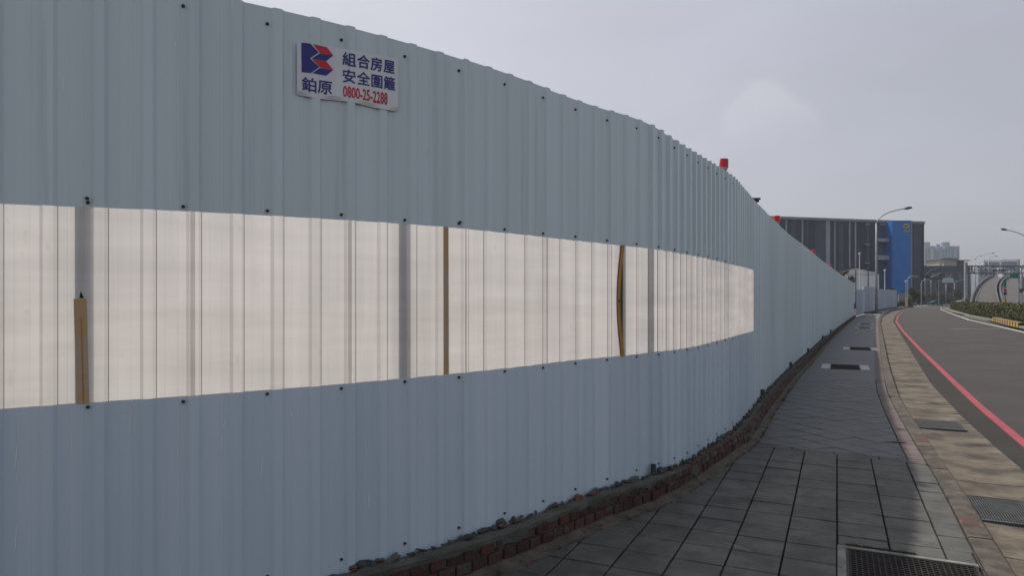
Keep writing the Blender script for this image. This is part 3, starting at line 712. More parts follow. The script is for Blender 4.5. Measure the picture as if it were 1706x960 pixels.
# pavement base (moss in the joints shows between the pavers) up to Y=13, textured beyond
def along(A, y0, y1): return A[(A[:,1] >= y0) & (A[:,1] <= y1)]
sF = np.arange(.3, S_END, .25); Cf = np.array([tuple(FP(s, off_c(s)-.03)[0].xy) for s in sF])
def x_at(A, y): return float(np.interp(y, A[:,1], A[:,0]))
Ksort = K[np.argsort(K[:,1])]; Csort = Cf[np.argsort(Cf[:,1])]
YS = 13.0
yy = np.arange(1.0, YS+.01, .5)
left = [(x_at(Csort, y), y) for y in yy]; right = [(x_at(Ksort, y), y) for y in yy]
sheet('pavement_bed', left, right, -.028, M_joint)
# second fence: plan of the far hoarding
far_px = [(1423.5,526.5),(1438,523),(1441,521.5),(1458,518),(1463,516.5),(1478,514.2),(1494,511.9)]
farP = [ (unp(a, b, .10)) for a, b in far_px]
yy = list(np.arange(YS, 56, 1.0))
left = [(x_at(Csort, y), y) for y in yy]+[(p.x-.3, p.y+.0) for p in farP]; right = [(x_at(Ksort, y), y) for y in yy]
K2 = K[K[:,1] > 56]; idx = np.linspace(0, len(K2)-1, len(farP)).astype(int); right += [tuple(K2[i]) for i in idx]
sheet('pavement', left, right, 0, M_far)
# polygon tools
def clip(poly, a, n_):
    """keep the side where (p-a).n >= 0"""
    out = []; m = len(poly)
    for i in range(m):
        p, q = poly[i], poly[(i+1) % m]; dp = (p-a).dot(n_); dq = (q-a).dot(n_)
        if dp >= 0: out.append(p)
        if dp*dq < 0: out.append(p+(q-p)*(dp/(dp-dq)))
    return out
def area(p): return abs(sum(p[i].x*p[(i+1) % len(p)].y-p[(i+1) % len(p)].x*p[i].y for i in range(len(p))))/2 if len(p) > 2 else 0
def minus(poly, rect):
    """poly minus convex rect (ccw)"""
    out = []; cur = poly
    for i in range(len(rect)):
        a, b = rect[i], rect[(i+1) % len(rect)]; e = (b-a); inn = Vector((-e.y, e.x))
        o = clip(cur, a, -inn)
        if area(o) > 1e-5: out.append(o)
        cur = clip(cur, a, inn)
        if area(cur) < 1e-6: break
    return out
def isect(poly, rect):
    cur = poly
    for i in range(len(rect)):
        a, b = rect[i], rect[(i+1) % len(rect)]; e = (b-a); cur = clip(cur, a, Vector((-e.y, e.x)))
        if len(cur) < 3: return False
    return area(cur) > 1e-5
ang = math.atan(.476); U = Vector((math.sin(ang), math.cos(ang))); V_ = Vector((U.y, -U.x))
B0 = unp(1240, 735.5).xy; B1 = unp(1540, 771).xy; bd = (B1-B0).normalized(); bn_ = Vector((-bd.y, bd.x))    # bn_ points away from the camera
if bn_.y < 0: bn_ = -bn_
# near grate
g0 = unp(1395, 908).xy; GW, GL = .74, 1.0
rect_near = [g0, g0-U*GL, g0-U*GL+V_*GW, g0+V_*GW]
def ccw(r):
    a = sum(r[i].x*r[(i+1) % len(r)].y-r[(i+1) % len(r)].x*r[i].y for i in range(len(r))); return r if a > 0 else r[::-1]
rect_near = ccw(rect_near)
def bclip(poly, c):
    # clip by the curb and kerb lines close to the piece
    for A, side in ((Cfo, 1), (K, -1)):
        d = np.hypot(A[:,0]-c.x, A[:,1]-c.y); i = int(np.argmin(d))
        if d[i] > .8: continue
        for j in (max(i-1, 1), min(i+1, len(A)-2)):
            a = Vector(A[j-1]); b = Vector(A[j+1]); e = (b-a).normalized(); nn_ = Vector((e.y, -e.x))*side
            poly = clip(poly, a, nn_)
            if len(poly) < 3: return []
    return poly
Cfo = np.array([tuple(FP(s, off_c(s)+.075)[0].xy) for s in np.arange(.3, S_END, .25)])
pv = bpy.data.objects.new('paving', None); col.objects.link(pv); pv.location = (2.2, 5, -1.55); tag(pv, kind='structure')
def inset(poly, d):
    """shrink convex polygon by d"""
    c = sum(poly, Vector((0,0)))/len(poly); r = list(poly); m = len(poly); P = poly
    for i in range(m):
        a, b = P[i], P[(i+1) % m]
        if (b-a).length < 1e-5: continue
        e = (b-a).normalized(); n1 = Vector((-e.y, e.x))
        if (c-a).dot(n1) < 0: n1 = -n1
        r = clip(r, a+n1*d, n1)
        if len(r) < 3: return []
    return r
npv = 0
def paver(cands, m, c, jit=.003):
    global npv
    mb = MB(); dz = random.uniform(-jit, jit); tx = random.uniform(-.009,.009); ty = random.uniform(-.009,.009); rot = random.uniform(-.006,.006)
    for poly in cands:
        poly = ccw(poly)
        q = inset(poly, .0045+random.uniform(0,.0015)); 
        if area(q) < .0006: continue
        q = ccw(q); top = inset(q, .004); 
        R_ = Matrix.Rotation(rot, 2)
        f = lambda p: (R_ @ (p-c))+c
        zf = lambda x, y, h: gz(y)+dz+(x-c.x)*tx+(y-c.y)*ty+h
        if len(top) == len(q):
            n = len(mb.v); k = len(q)
            for p in q: p = f(p); mb.v.append((p.x, p.y, gz(p.y)-.035))
            for p in q: p = f(p); mb.v.append((p.x, p.y, zf(p.x, p.y, -.003)))
            for p in top: p = f(p); mb.v.append((p.x, p.y, zf(p.x, p.y, 0)))
            for L_ in (0, 1):
                for i in range(k): j = (i+1) % k; mb.f.append((n+L_*k+i, n+L_*k+j, n+(L_+1)*k+j, n+(L_+1)*k+i))
            mb.f.append(tuple(n+2*k+i for i in range(k)))
        else:
            mb.prism([tuple(f(p)) for p in q], lambda x, y: gz(y)-.035, lambda x, y: zf(x, y, 0))
    if mb.f: mb.build('paver', m, pv); npv += 1
O = unp(1394.5, 892).xy                         # a joint crossing read from the photograph
band = .10
for i in range(-14, 12):
    for j in range(-14, 14):
        c = O+U*(i+.5)*.285+V_*(j+.5)*.295
        if not (2.6 < c.y < 8.5) or not (-1.6 < c.x < 4.5): continue
        sx = (c.x)/c.y
        poly = [c+U*a*.1425+V_*b*.1475 for a, b in ((-1,-1),(1,-1),(1,1),(-1,1))]
        if j > 2: continue
        if j == 2: poly = [c-U*.1425-V_*.1475, c+U*.1425-V_*.1475, c+U*.1425+V_*.55, c-U*.1425+V_*.55]
        poly = bclip(poly, c+V_*.15 if j == 2 else c)
        if area(poly) < .003: continue
        poly = clip(poly, B0-bn_*band, -bn_)
        if area(poly) < .003: continue
        if c.y < 3.2: continue
        paver(minus(poly, rect_near) if isect(poly, rect_near) else [poly], M_paver, c)
# border course between the two laying patterns
L_ = (B1-B0).length
q = -.3
while q < L_+.3:
    c = B0+bd*(q+.2)-bn_*band/2; poly = [B0+bd*q-bn_*band, B0+bd*(q+.4)-bn_*band, B0+bd*(q+.4), B0+bd*q]
    poly = bclip(poly, c)
    if area(poly) > .003: paver([poly], M_paver, c)
    q += .4
# pink edge course and diagonal field beyond
Kp = offset_pl(K, -.15)
D1 = (U+V_).normalized(); D2 = (V_-U).normalized(); D0 = unp(1430, 756).xy
grs = []                                          # far grates, with their rects
for (px, py, wv, lu) in ((1408, 612, .98, 1.15), (1433, 581.5, .95, 1.2), (1440, 546.5, .9, .9), (1442, 540.5, .9, .9)):
    c = unp(px, py).xy; r = [c+V_*a*wv/2+U*b*lu/2 for a, b in ((-1,-1),(1,-1),(1,1),(-1,1))]; grs.append((c, wv, lu, ccw(r)))
for i in range(-30, 30):
    for j in range(-30, 30):
        c = D0+D1*(i+.5)*.3+D2*(j+.5)*.3
        if not (5.5 < c.y < YS+.3) or c.x > x_at(Ksort, c.y)+.1: continue
        poly = [c+D1*a*.15+D2*b*.15 for a, b in ((-1,-1),(1,-1),(1,1),(-1,1))]
        poly = clip(poly, B0, bn_)
        poly = clip(poly, Vector((0, YS)), Vector((0, -1))) if area(poly) > .003 else []
        if area(poly) < .003: continue
        d = np.hypot(Cfo[:,0]-c.x, Cfo[:,1]-c.y); k_ = int(np.argmin(d))
        if d[k_] < .8:
            k_ = max(1, min(k_, len(Cfo)-2)); a = Vector(Cfo[k_-1]); b = Vector(Cfo[k_+1]); e = (b-a).normalized(); poly = clip(poly, a, Vector((e.y, -e.x)))
            if area(poly) < .003: continue
        d = np.hypot(Kp[:,0]-c.x, Kp[:,1]-c.y); k_ = int(np.argmin(d))
        if d[k_] < .8:
            k_ = max(1, min(k_, len(Kp)-2)); a = Vector(Kp[k_-1]); b = Vector(Kp[k_+1]); e = (b-a).normalized(); poly = clip(poly, a, Vector((-e.y, e.x)))
            if area(poly) < .003: continue
        if npv < 285: paver([poly], M_paver_b, c, .0015)
        else:
            paver([poly], M_paver_b, c, .0015)
# pink course
i0 = 0
step = 1
for i in range(0, len(K)-2, step):
    a, b = Vector(K[i]), Vector(K[i+1]); a2_, b2_ = Vector(Kp[i]), Vector(Kp[i+1])
    if a.y > 24 or a.y < 3: continue
    poly = [a, b, b2_, a2_]
    poly = clip(poly, B0, bn_) 
    if area(poly) < .003: continue
    c = sum(poly, Vector((0,0)))/len(poly)
    if c.y < YS: paver([poly], M_paver_p, c, .001)
pk = [i for i in range(len(K)) if YS-.2 < K[i][1] < 54]
sheet('pink_edge_course', Kp[pk], K[pk], .004, M_paver_p)
print('pavers', npv)
# kerb stones
kd = np.concatenate([[0], np.cumsum(np.linalg.norm(np.diff(K, axis=0), axis=1))])
kr = bpy.data.objects.new('kerb', None); col.objects.link(kr); kr.location = (K[20][0], K[20][1], gz(K[20][1])); tag(kr, kind='structure')
def KA(A, q): return Vector((float(np.interp(q, kd, A[:,0])), float(np.interp(q, kd, A[:,1]))))
q_joint = float(np.interp(unp(1552, 781).y, K[:,1], kd)); q = q_joint-8*1.0; n_k = 0; rest = MB()
q_red = float(np.interp(unp(1519, 732).y, K[:,1], kd))
while q < kd[-1]-1.1:
    Lk = 1.0; dzk = random.uniform(-.004,.006)
    mb = MB() if n_k < 34 else rest; N = 8
    st = len(mb.v)
    for i in range(N+1):
        qq = q+.006+(Lk-.012)*i/N; a = KA(K, qq); b = KA(Ko, qq); g = gz(a.y)+dzk; r1 = random.uniform(-.005,.004)
        near = n_k < 34
        d = (b-a).normalized()
        if not near: r1 = 0
        mb.v += [(a.x+d.x*.004, a.y+d.y*.004, g-.15), (a.x+d.x*.004, a.y+d.y*.004, g-.004+r1*.5), (a.x+d.x*.014, a.y+d.y*.014, g+.004), (b.x-d.x*.02, b.y-d.y*.02, g+.004+r1*.4), (b.x-d.x*(.004-r1*.5), b.y-d.y*(.004-r1*.5), g-.012), (b.x, b.y, g-.15)]
    for i in range(N):
        for k in range(5): a_ = st+i*6+k; mb.f.append((a_, a_+1, a_+7, a_+6))
    mb.f.append(tuple(st+k for k in range(6))); mb.f.append(tuple(st+N*6+k for k in reversed(range(6))))
    if n_k < 34: mb.build('kerb_stone', M_kerb, kr)
    n_k += 1; q += Lk
rest.build('far_kerb_stones', M_kerb, kr, kind='stuff')
# faded red paint on the kerb top
for qa, Lr, wa, wb in ((q_red-.22, .42, .15, .92), (float(np.interp(unp(1603, 868).y, K[:,1], kd))-.1, .20, .1, .75)):
    mb = MB()
    for i in range(9):
        qq = qa+Lr*i/8; a = KA(K, qq); b = KA(Ko, qq); g = gz(a.y)+.0105
        p_ = a.lerp(b, wa+random.uniform(-.05,.05)); r_ = a.lerp(b, wb+random.uniform(-.08,.0)); mb.v += [(p_.x, p_.y, g), (r_.x, r_.y, g)]
    for i in range(8): mb.f.append((2*i, 2*i+1, 2*i+3, 2*i+2))
    mb.build('red_paint_stain', M_kerb_red, kr)
# red paint drips on the pavement
for (px, py, wd, hh) in ((1493, 736.5, 42, 2.0), (1530, 738.5, 16, 1.6)):
    N = 14; mb = MB()
    for i in range(N+1):
        x = px-wd/2+wd*i/N; d = hh*math.sin(math.pi*i/N)**.7*random.uniform(.35, 1)
        yk = py+ (i/N-.5)*wd*(.02 if py < 800 else .33)
        a = unp(x, yk-d/2, .0062); b = unp(x, yk+d/2+.2, .0062); mb.v += [tuple(a), tuple(b)]
    for i in range(N): mb.f.append((2*i, 2*i+1, 2*i+3, 2*i+2))
    mb.build('red_paint_drip', M_kerb_red, pv)
# gutter slabs
gt = bpy.data.objects.new('gutter', None); col.objects.link(gt); gt.location = (Ko[20][0], Ko[20][1], gz(Ko[20][1])-.09); tag(gt, kind='structure')
gd = np.concatenate([[0], np.cumsum(np.linalg.norm(np.diff(G, axis=0), axis=1))])
def g_at(y): return Vector((float(np.interp(y, G[:,1], G[:,0])), y))
def ko_at(y): return Vector((float(np.interp(y, Ko[:,1], Ko[:,0])), y))
# joints run across, square to the kerb: the outer end lies nearer the camera
def cross(yk):
    a = ko_at(yk); T0 = (ko_at(yk+.3)-ko_at(yk-.3)).normalized(); n0 = Vector((T0.y, -T0.x)); 
    lo_, hi_ = .1, 3.0
    for _ in range(30):
        m_ = (lo_+hi_)/2; p = a+n0*m_
        if p.x < g_at(p.y).x: lo_ = m_
        else: hi_ = m_
    return a, a+n0*lo_
joints_px = [(1576,812),(1583,781)]
Yj = [2.0, 2.75, 3.5, 4.3, 4.98, 5.62, 6.12, 6.9, 7.75, 8.55, 9.15, 9.9, 10.7, 11.5]
y_ = 12.5
while y_ < 60: Yj.append(y_); y_ += .95
grate_slots = {4: 1, 9: 2}
nS = 0; restg = MB()
def slab(y0, y1, mb, dz, base=.10, gap=.006):
    a0_, b0_ = cross(y0+gap); a1_, b1_ = cross(y1-gap)
    N = 3; st = len(mb.v)
    for i in range(N+1):
        f_ = i/N; a = a0_.lerp(a1_, f_); b = b0_.lerp(b1_, f_)
        a = ko_at(a.y); 
        for p in (a, a.lerp(b, .33), a.lerp(b, .66), b):
            mb.v.append((p.x, p.y, gz(p.y)+DR+.012+dz+ (-.008 if p is not a and p is not b else 0)))
    for i in range(N):
        for k in range(3): q_ = st+i*4+k; mb.f.append((q_, q_+1, q_+5, q_+4))
    # rim
    rim = [0,1,2,3,7,11,15,14,13,12,8,4]; n2 = len(mb.v)
    for r_ in rim: v = mb.v[st+r_]; mb.v.append((v[0], v[1], v[2]-.03))
    for i in range(12): j = (i+1) % 12; mb.f.append((st+rim[j], st+rim[i], n2+i, n2+j))
for k in range(len(Yj)-1):
    if k in grate_slots: continue
    if nS < 44: m_ = MB(); slab(Yj[k], Yj[k+1], m_, random.uniform(-.003,.003)); m_.build('gutter_slab', M_gutter, gt)
    else: slab(Yj[k], Yj[k+1], restg, 0)
    nS += 1
restg.build('far_gutter_slabs', M_gutter, gt, kind='stuff')
# far bend of the gutter
kf = Ko[Ko[:,1] > Yj[-1]-.5]; gf = resample(G[G[:,1] > Yj[-1]-1.0], n=len(kf)); 
sheet('far_gutter', kf, gf, DR+.010, M_gutter, kind=None, parent=gt)
bedl = [tuple(ko_at(y)) for y in np.arange(1, 60, 1.0)]; bedr = [(g_at(y).x-.02, y) for y in np.arange(1, 60, 1.0)]
sheet('gutter_bed', bedl, bedr, DR-.004, M_joint, kind=None, parent=gt)
# drain grates
def grating(corners, z, name, label, m, nb_, nc, par=None, dirt=M_dirt, group=None):
    """corners a,b,c,d ccw: bars run a->b across"""
    a, b, c, d = corners; e = empty(name, ((a.x+c.x)/2, (a.y+c.y)/2, z(a.y)), label, 'drain grate', group) if par is None else par
    mb = MB(); T = lambda u, v: (a.lerp(b, u)).lerp(d.lerp(c, u), v)
    m2 = MB(); m2.quad(*[(p.x, p.y, z(p.y)-.010) for p in corners]); m2.build('drain_dirt', dirt, e)
    def bar(p, q, w_, h0, h1):
        dr = (q-p).normalized(); nn_ = Vector((-dr.y, dr.x))*w_/2
        mb.prism([tuple(p-nn_), tuple(q-nn_), tuple(q+nn_), tuple(p+nn_)], lambda x, y: z(y)+h0, lambda x, y: z(y)+h1)
    for i in range(nb_): u = (i+.5)/nb_; bar(T(u, 0), T(u, 1), .0085, -.018, .002)
    for i in range(nc): v = (i+.5)/nc; bar(T(0, v), T(1, v), .007, -.018, -.0005)
    mb.build('bars', m, e)
    fr = MB(); mb = fr
    for p, q in ((T(0,0),T(1,0)),(T(1,0),T(1,1)),(T(1,1),T(0,1)),(T(0,1),T(0,0))): bar(p, q, .016, -.03, .004)
    mb.build('rim', m, e); return e
fr_w = .055
gi = [g0-U*fr_w+V_*fr_w, g0-U*GL+V_*fr_w, g0-U*GL+V_*(GW-.02), g0-U*fr_w+V_*(GW-.02)]
zs0 = lambda y: gz(y)
e = grating(gi, zs0, 'pavement_grate', 'large rusty dirt-choked drain grate in a concrete frame at the bottom edge of the pavement', M_grate, 30, 22)
for poly in ([g0, g0+V_*GW, g0+V_*GW-U*fr_w, g0-U*fr_w], [g0-U*fr_w, g0-U*fr_w+V_*fr_w, g0-U*GL+V_*fr_w, g0-U*GL]):
    mb = MB(); mb.prism([tuple(p) for p in ccw(poly)], lambda x, y: gz(y)-.03, lambda x, y: gz(y)+.002); mb.build('concrete_frame', M_frame_c, e, bevel=.004)
for (c, wv, lu, r), lab in zip(grs, ('nearer of the two big drain grates in pale concrete frames in mid pavement', 'drain grate in a pale concrete frame, just beyond the nearest mid-pavement one', 'thin dark drain grate far along the pavement, second before the lamp post', 'thin dark drain grate far along the pavement, closest to the lamp post')):
    inn = [c+V_*a*(wv/2-.2)+U*b*lu/2*.8 for a, b in ((-1,-1),(1,-1),(1,1),(-1,1))]
    e = grating(inn, lambda y: gz(y)+.012, 'pavement_grate', lab, M_grate, 14, 8)
    for sg in (-1, 1):
        cc = c+V_*sg*(wv/2-.1); mb = MB()
        mb.prism([tuple(p) for p in ccw([cc+V_*a*.09+U*b*lu/2 for a, b in ((-1,-1),(1,-1),(1,1),(-1,1))])], lambda x, y: gz(y)-.02, lambda x, y: gz(y)+.007); mb.build('concrete_frame', M_frame_l, e)
    MB().prism([tuple(p) for p in ccw([c+V_*a*(wv/2-.19)+U*b*lu/2 for a, b in ((-1,-1),(1,-1),(1,1),(-1,1))])], lambda x, y: gz(y)-.02, lambda x, y: gz(y)+.003).build('pit', M_dirt, e)
for k, lab, m_, nb_, nc in ((4, 'wide steel drain grate in the gutter near the right edge of the picture', M_grate_l, 26, 34), (9, 'pale grey steel drain grate in the gutter further up the road', M_grate_l, 22, 30)):
    a, b = cross(Yj[k]+.012); d, c = cross(Yj[k+1]-.012)
    A_, B_ = a.lerp(b, .03), a.lerp(b, .80 if k == 9 else .97); D_, C_ = d.lerp(c, .03), d.lerp(c, .80 if k == 9 else .97)
    e = grating([A_, B_, C_, D_], lambda y: gz(y)+DR+.022, 'gutter_grate', lab, m_, nc, nb_//2)
    if k == 9:
        MB().prism([tuple(p) for p in ccw([a.lerp(b,.81), b, c, d.lerp(c,.81)])], lambda x, y: gz(y)+DR-.02, lambda x, y: gz(y)+DR+.006).build('concrete_frame', M_gutter, e)
# moss and small weeds in the joints
M_moss = mat('moss', (.035,.055,.014), (.055,.06,.02), scale=20, rough=1)
mo_ = MB(); r_ = random.Random(21); Z = Vector((0,0,1))
def tuft(c, R, n, hmax):
    for _ in range(n):
        a = r_.uniform(0, 6.28); q_ = c+Vector((math.cos(a), math.sin(a), 0))*abs(r_.gauss(0, R)); b_ = r_.uniform(0, 6.28); d = Vector((math.cos(b_), math.sin(b_), 0))
        h = r_.uniform(.3, 1)*hmax; mo_.quad(q_-d*.0025, q_+d*.0025, q_+d*.004+Vector((r_.gauss(0,.4), r_.gauss(0,.4), 1))*h)
for _ in range(60): 
    s_ = r_.uniform(s_of_px(620), 20); p, t, n_ = FP(s_, off_c(s_)+.085); tuft(p+Z*(gzs(s_)), .012, 14, .018 if r_.random() < .8 else .05)
for _ in range(40):
    k_ = r_.randrange(30, 90); a = Vector(K[k_]) if k_ < len(K) else Vector(K[40]); tuft(Vector((a.x, a.y, gz(a.y))), .012, 12, .012)
for u_ in np.linspace(.06, .42, 22):
    p = g0+V_*float(u_)+U*.012; tuft(Vector((p.x, p.y, gz(p.y)+.001)), .010, 34, .014)
mo_.build('moss_and_weeds', M_moss, kind='stuff')
# ------------------------------------------------------------------ far hoarding sections
def hoarding(name, P, zb_, ztop, label, gate=False):
    e = empty(name, (P[0][0], P[0][1], zb_[0]), label, 'fence' if not gate else 'gate')
    for i in range(len(P)-1):
        a, b = Vector(P[i]), Vector(P[i+1]); L = (b-a).length; t = (b-a)/L; n_ = Vector((t.y, -t.x)); npan = max(1, round(L/2.2))
        for k in range(npan):
            mb = MB(); m = 0; q0, q1 = L*k/npan, L*(k+1)/npan; q = q0; row = []
            while q < q1-1e-4:
                for ds, of in ((0,0),(.11,0),(.125,.025),(.165,.025),(.18,0)):
                    if q+ds <= q1: row.append((q+ds, of))
                q += .18
            row.append((q1, 0)); cl = []
            for (s_, of) in row:
                f_ = s_/L; p = a+t*s_+n_*of; z0 = zb_[i]*(1-f_)+zb_[i+1]*f_; z1 = ztop[i]*(1-f_)+ztop[i+1]*f_; mb.v += [(p.x, p.y, z0), (p.x, p.y, z1+(.05 if k % 2 else 0))]
            for j in range(len(row)-1): mb.f.append((2*j, 2*j+2, 2*j+3, 2*j+1))
            mb.build('metal_panel', M_fence_far, e)
        MB().beam((a.x-n_.x*.1, a.y-n_.y*.1, ztop[i]-.3), (b.x-n_.x*.1, b.y-n_.y*.1, ztop[i+1]-.3), .05).build('rail', M_rail, e)
    return e
def ztop_of(p, py): return (HZ-py)/F_PX*p.y
P = farP
zbs = [p.z for p in P]
hoarding('site_gate', [P[0].xy+Vector((.3,.3)), P[1].xy], [zbs[0], zbs[1]], [ztop_of(P[0], 483), ztop_of(P[1], 484)], 'low grey metal gate leaf recessed at the far end of the long hoarding', True)
hoarding('far_hoarding', [P[2].xy, P[3].xy], [zbs[2], zbs[3]], [ztop_of(P[2], 476.5), ztop_of(P[3], 479.5)], 'taller short stretch of grey hoarding with stepped top left of the lamp post')
hoarding('far_hoarding', [P[3].xy+Vector((.15,.5)), P[5].xy, P[6].xy], [zbs[3], zbs[5], zbs[6]], [ztop_of(P[3], 482), ztop_of(P[5], 483), ztop_of(P[6], 484)], 'last plain stretch of grey hoarding right of the lamp post, ending at the corner')
gp = unp(1439, 522.5, 0)
g_e = empty('gate_post', gp, 'dark square post between the metal gate and the taller far hoarding', 'post')
MB().box((gp.x-.10, gp.y-.1, gp.z), (gp.x+.10, gp.y+.1, ztop_of(gp, 477))).build('post', M_post, g_e)
MB().box((gp.x-.20, gp.y-.2, gp.z-.05), (gp.x+.20, gp.y+.2, gp.z+.18)).build('footing', M_conc, g_e)
MB().prism([tuple(unp(a, b, 0).xy) for a, b in ((1425,529),(1440,524.5),(1440,522.8),(1424,526.6))], lambda x, y: gz(y)-.02, lambda x, y: gz(y)+.03).build('gate_threshold', M_frame_c, kind='structure')
mb = MB()
for a, b in zip(P[2:], P[3:]):
    d = (b-a); d.z = 0; n_ = Vector((d.y, -d.x, 0)).normalized()
    mb.obox((a+b)/2+n_*.1+Vector((0,0,-.04)), d.normalized(), n_, Vector((0,0,1)), d.length/2, .1, .11)
mb.build('low_curb', M_fillet, label='low dark mortar curb along the foot of the far hoarding stretches', cat='curb')
# ------------------------------------------------------------------ street furniture
def bez(p0, p1, p2, n=10): return [p0*(1-t)**2+p1*2*t*(1-t)+p2*t*t for t in [i/n for i in range(n+1)]]
def lamp(base, ztop, arm, rise, label, r=.085, group='street lamps along the roads', name='street_lamp', arms=1, sc_=1.0, plate=True):
    """arm: horizontal vector of the arm"""
    e = empty(name, base, label, 'street lamp', group); top = Vector((base.x, base.y, ztop))
    MB().tube([base, base+(top-base)*.5, top], [r*1.15, r*.85, r*.6], n=10).build('pole', M_pole, e, smooth=True)
    if plate: MB().box((base.x-.35*sc_, base.y-.35*sc_, base.z-.05), (base.x+.35*sc_, base.y+.35*sc_, base.z+.10)).build('base_plate', M_dark, e)
    for k in range(arms):
        av = arm if k == 0 else -arm
        end = top+av+Vector((0,0,rise)); c = bez(top, top+Vector((0,0,rise*.75))+av*.12, end)
        MB().tube(c, [r*.6]+[r*.45]*(len(c)-2)+[r*.4], n=8).build('arm', M_pole if sc_ < 1 or r > .1 else M_pole, e, smooth=True)
        d = (c[-1]-c[-2]).normalized()
        hb = MB().tube([end-d*.15, end, end+d*.25, end+d*.62, end+d*.72], [.05,.10,.155,.12,.03], n=10); hb.build('lamp_head', M_head, e, smooth=True)
    return e
b1 = unp(1460, 523, 0)
lamp(b1, W(1460, 372, b1.y).z, Vector((2.95, 0, 0)), W(1460, 347.5, b1.y).z-W(1460, 372, b1.y).z, 'tall grey street lamp at the end of the pavement, its curved arm over the road', r=.12)
cpd = unp(1458, 527, 0)
MB().prism([tuple(unp(a, b, 0).xy) for a, b in ((1452,531),(1463,531),(1466.5,523.5),(1457,522.5))], lambda x, y: gz(y)-.02, lambda x, y: gz(y)+.012).build('lamp_plinth', M_frame_c, kind='structure')
b2 = Vector((W(1718, 500, 90).x, 90, -1.5)); lamp(b2, W(1718, 408, 90).z, Vector((-3.3,0,0)), W(0, 383, 90).z-W(0, 408, 90).z, 'street lamp whose arm reaches in from the right edge over the hedge', r=.11)
for (px, yt, hx, hy, Y, lab) in ((1541, 462, 1560, 447.5, 190, 'leftmost of the paired curved street lamps in front of the low dark building'), (1551, 466, 1568, 455, 215, 'second curved street lamp right beside the leftmost of the pair'),
        (1590, 472, 1607, 466, 250, 'distant small street lamp before the dark building, its arm pointing right'), (1576, 474, 1583, 461, 235, 'plain grey lamp between the sign gantry arm and the white car')):
    b = Vector((W(px, 0, Y).x, Y, -1.5)); lamp(b, W(0, yt, Y).z, Vector(((hx-px)/F_PX*Y, 0, 0)), (yt-hy)/F_PX*Y, lab, r=.14)
for i, (px, yt, Y, w_, lab, arms) in enumerate(((1617, 437, 250, 7, 'first slim lamp left of the rising ramps behind the gantry', 1), (1625, 432, 240, 8, 'slim lamp just right of the gantry post', 1), (1639, 427, 225, 14, 'tallest slim lamp above the left ramp', 1),
        (1647, 432, 260, 12, 'double-armed lamp above the top of the left ramp', 2), (1704, 431, 200, 14, 'double-armed lamp at the right edge above the right ramp', 2), (1631, 440, 300, 8, 'small far lamp behind the gantry truss', 1))):
    b = Vector((W(px, 0, Y).x, Y, -1.5 if px < 1630 else 2.0)); lamp(b, W(0, yt, Y).z, Vector((w_/F_PX*Y, 0, 0)), 5/F_PX*Y, lab, r=.13, plate=False)
# traffic signal masts
def mast(px, Y, y_arm, x_end, boxes, label, r=.12):
    b = Vector((W(px, 0, Y).x, Y, -1.5)); e = empty('signal_mast', b, label, 'signal mast')
    za = W(0, y_arm, Y).z; MB().tube([b, Vector((b.x, b.y, za-.8)), Vector((b.x+ (0.15 if x_end > px else -.15), b.y, za-.25)), Vector((b.x+(.8 if x_end > px else -.8), b.y, za)), W(x_end, y_arm, Y)], [r*1.2, r, r, r*.8, r*.6], n=8).build('pole', M_pole, e)
    for (x0, y0, x1, y1, m) in boxes:
        a = W(x0, y1, Y-.3); c = W(x1, y0, Y-.3); MB().box((a.x, Y-.45, a.z), (c.x, Y-.15, c.z)).build('signal_head', m, e)
mast(1512, 140, 461, 1556, [(1531,459,1549,463.5,M_dark)], 'signal mast by the utility box with a long arm and black signal head')
mast(1535, 150, 466.5, 1590, [(1570,463.5,1588,471,M_post),(1549,463,1570,466,M_dark)], 'signal mast with a grey sign box hung at the end of its long arm')
for px, Y, top, lab in ((1564, 180, 468, 'thin grey pole under the long signal arm'), (1509, 138, 470, 'short grey pole rising left of the signal mast by the utility box'), (1474.0, 118, 452, 'pale thin pole behind the last hoarding, left of the blue tower'), (1432, 112, 424, 'thin white pole with a small white light above the shed roof')):
    b = Vector((W(px, 0, Y).x, Y, -1.45)); e = empty('thin_pole', b, lab, 'pole'); MB().tube([b, Vector((b.x, b.y, W(0, top, Y).z))], [.10,.07], n=8).build('pole', M_shed if px in (1432, 1474.0) else M_pole, e)
    t_ = Vector((b.x, b.y, W(0, top, Y).z)); MB().tube([t_, t_+Vector((0,0,.12)), t_+Vector((0,0,.3))], [.14,.2,.12], n=8).build('cap_light', M_shed, e)
ub_ = unp(1514, 512.3, 0); e = empty('utility_box', ub_, 'stubby brown-grey utility cabinet on the street corner', 'utility box')
MB().box((ub_.x-.45, ub_.y-.4, ub_.z), (ub_.x+.45, ub_.y+.4, ub_.z+1.75)).build('cabinet', M_conc, e, bevel=.04)
MB().box((ub_.x-.55, ub_.y-.5, ub_.z-.05), (ub_.x+.55, ub_.y+.5, ub_.z+.22)).build('plinth', M_brown, e)
MB().box((ub_.x-.36, ub_.y-.415, ub_.z+.35), (ub_.x+.36, ub_.y-.39, ub_.z+1.6)).build('door', M_fillet, e)
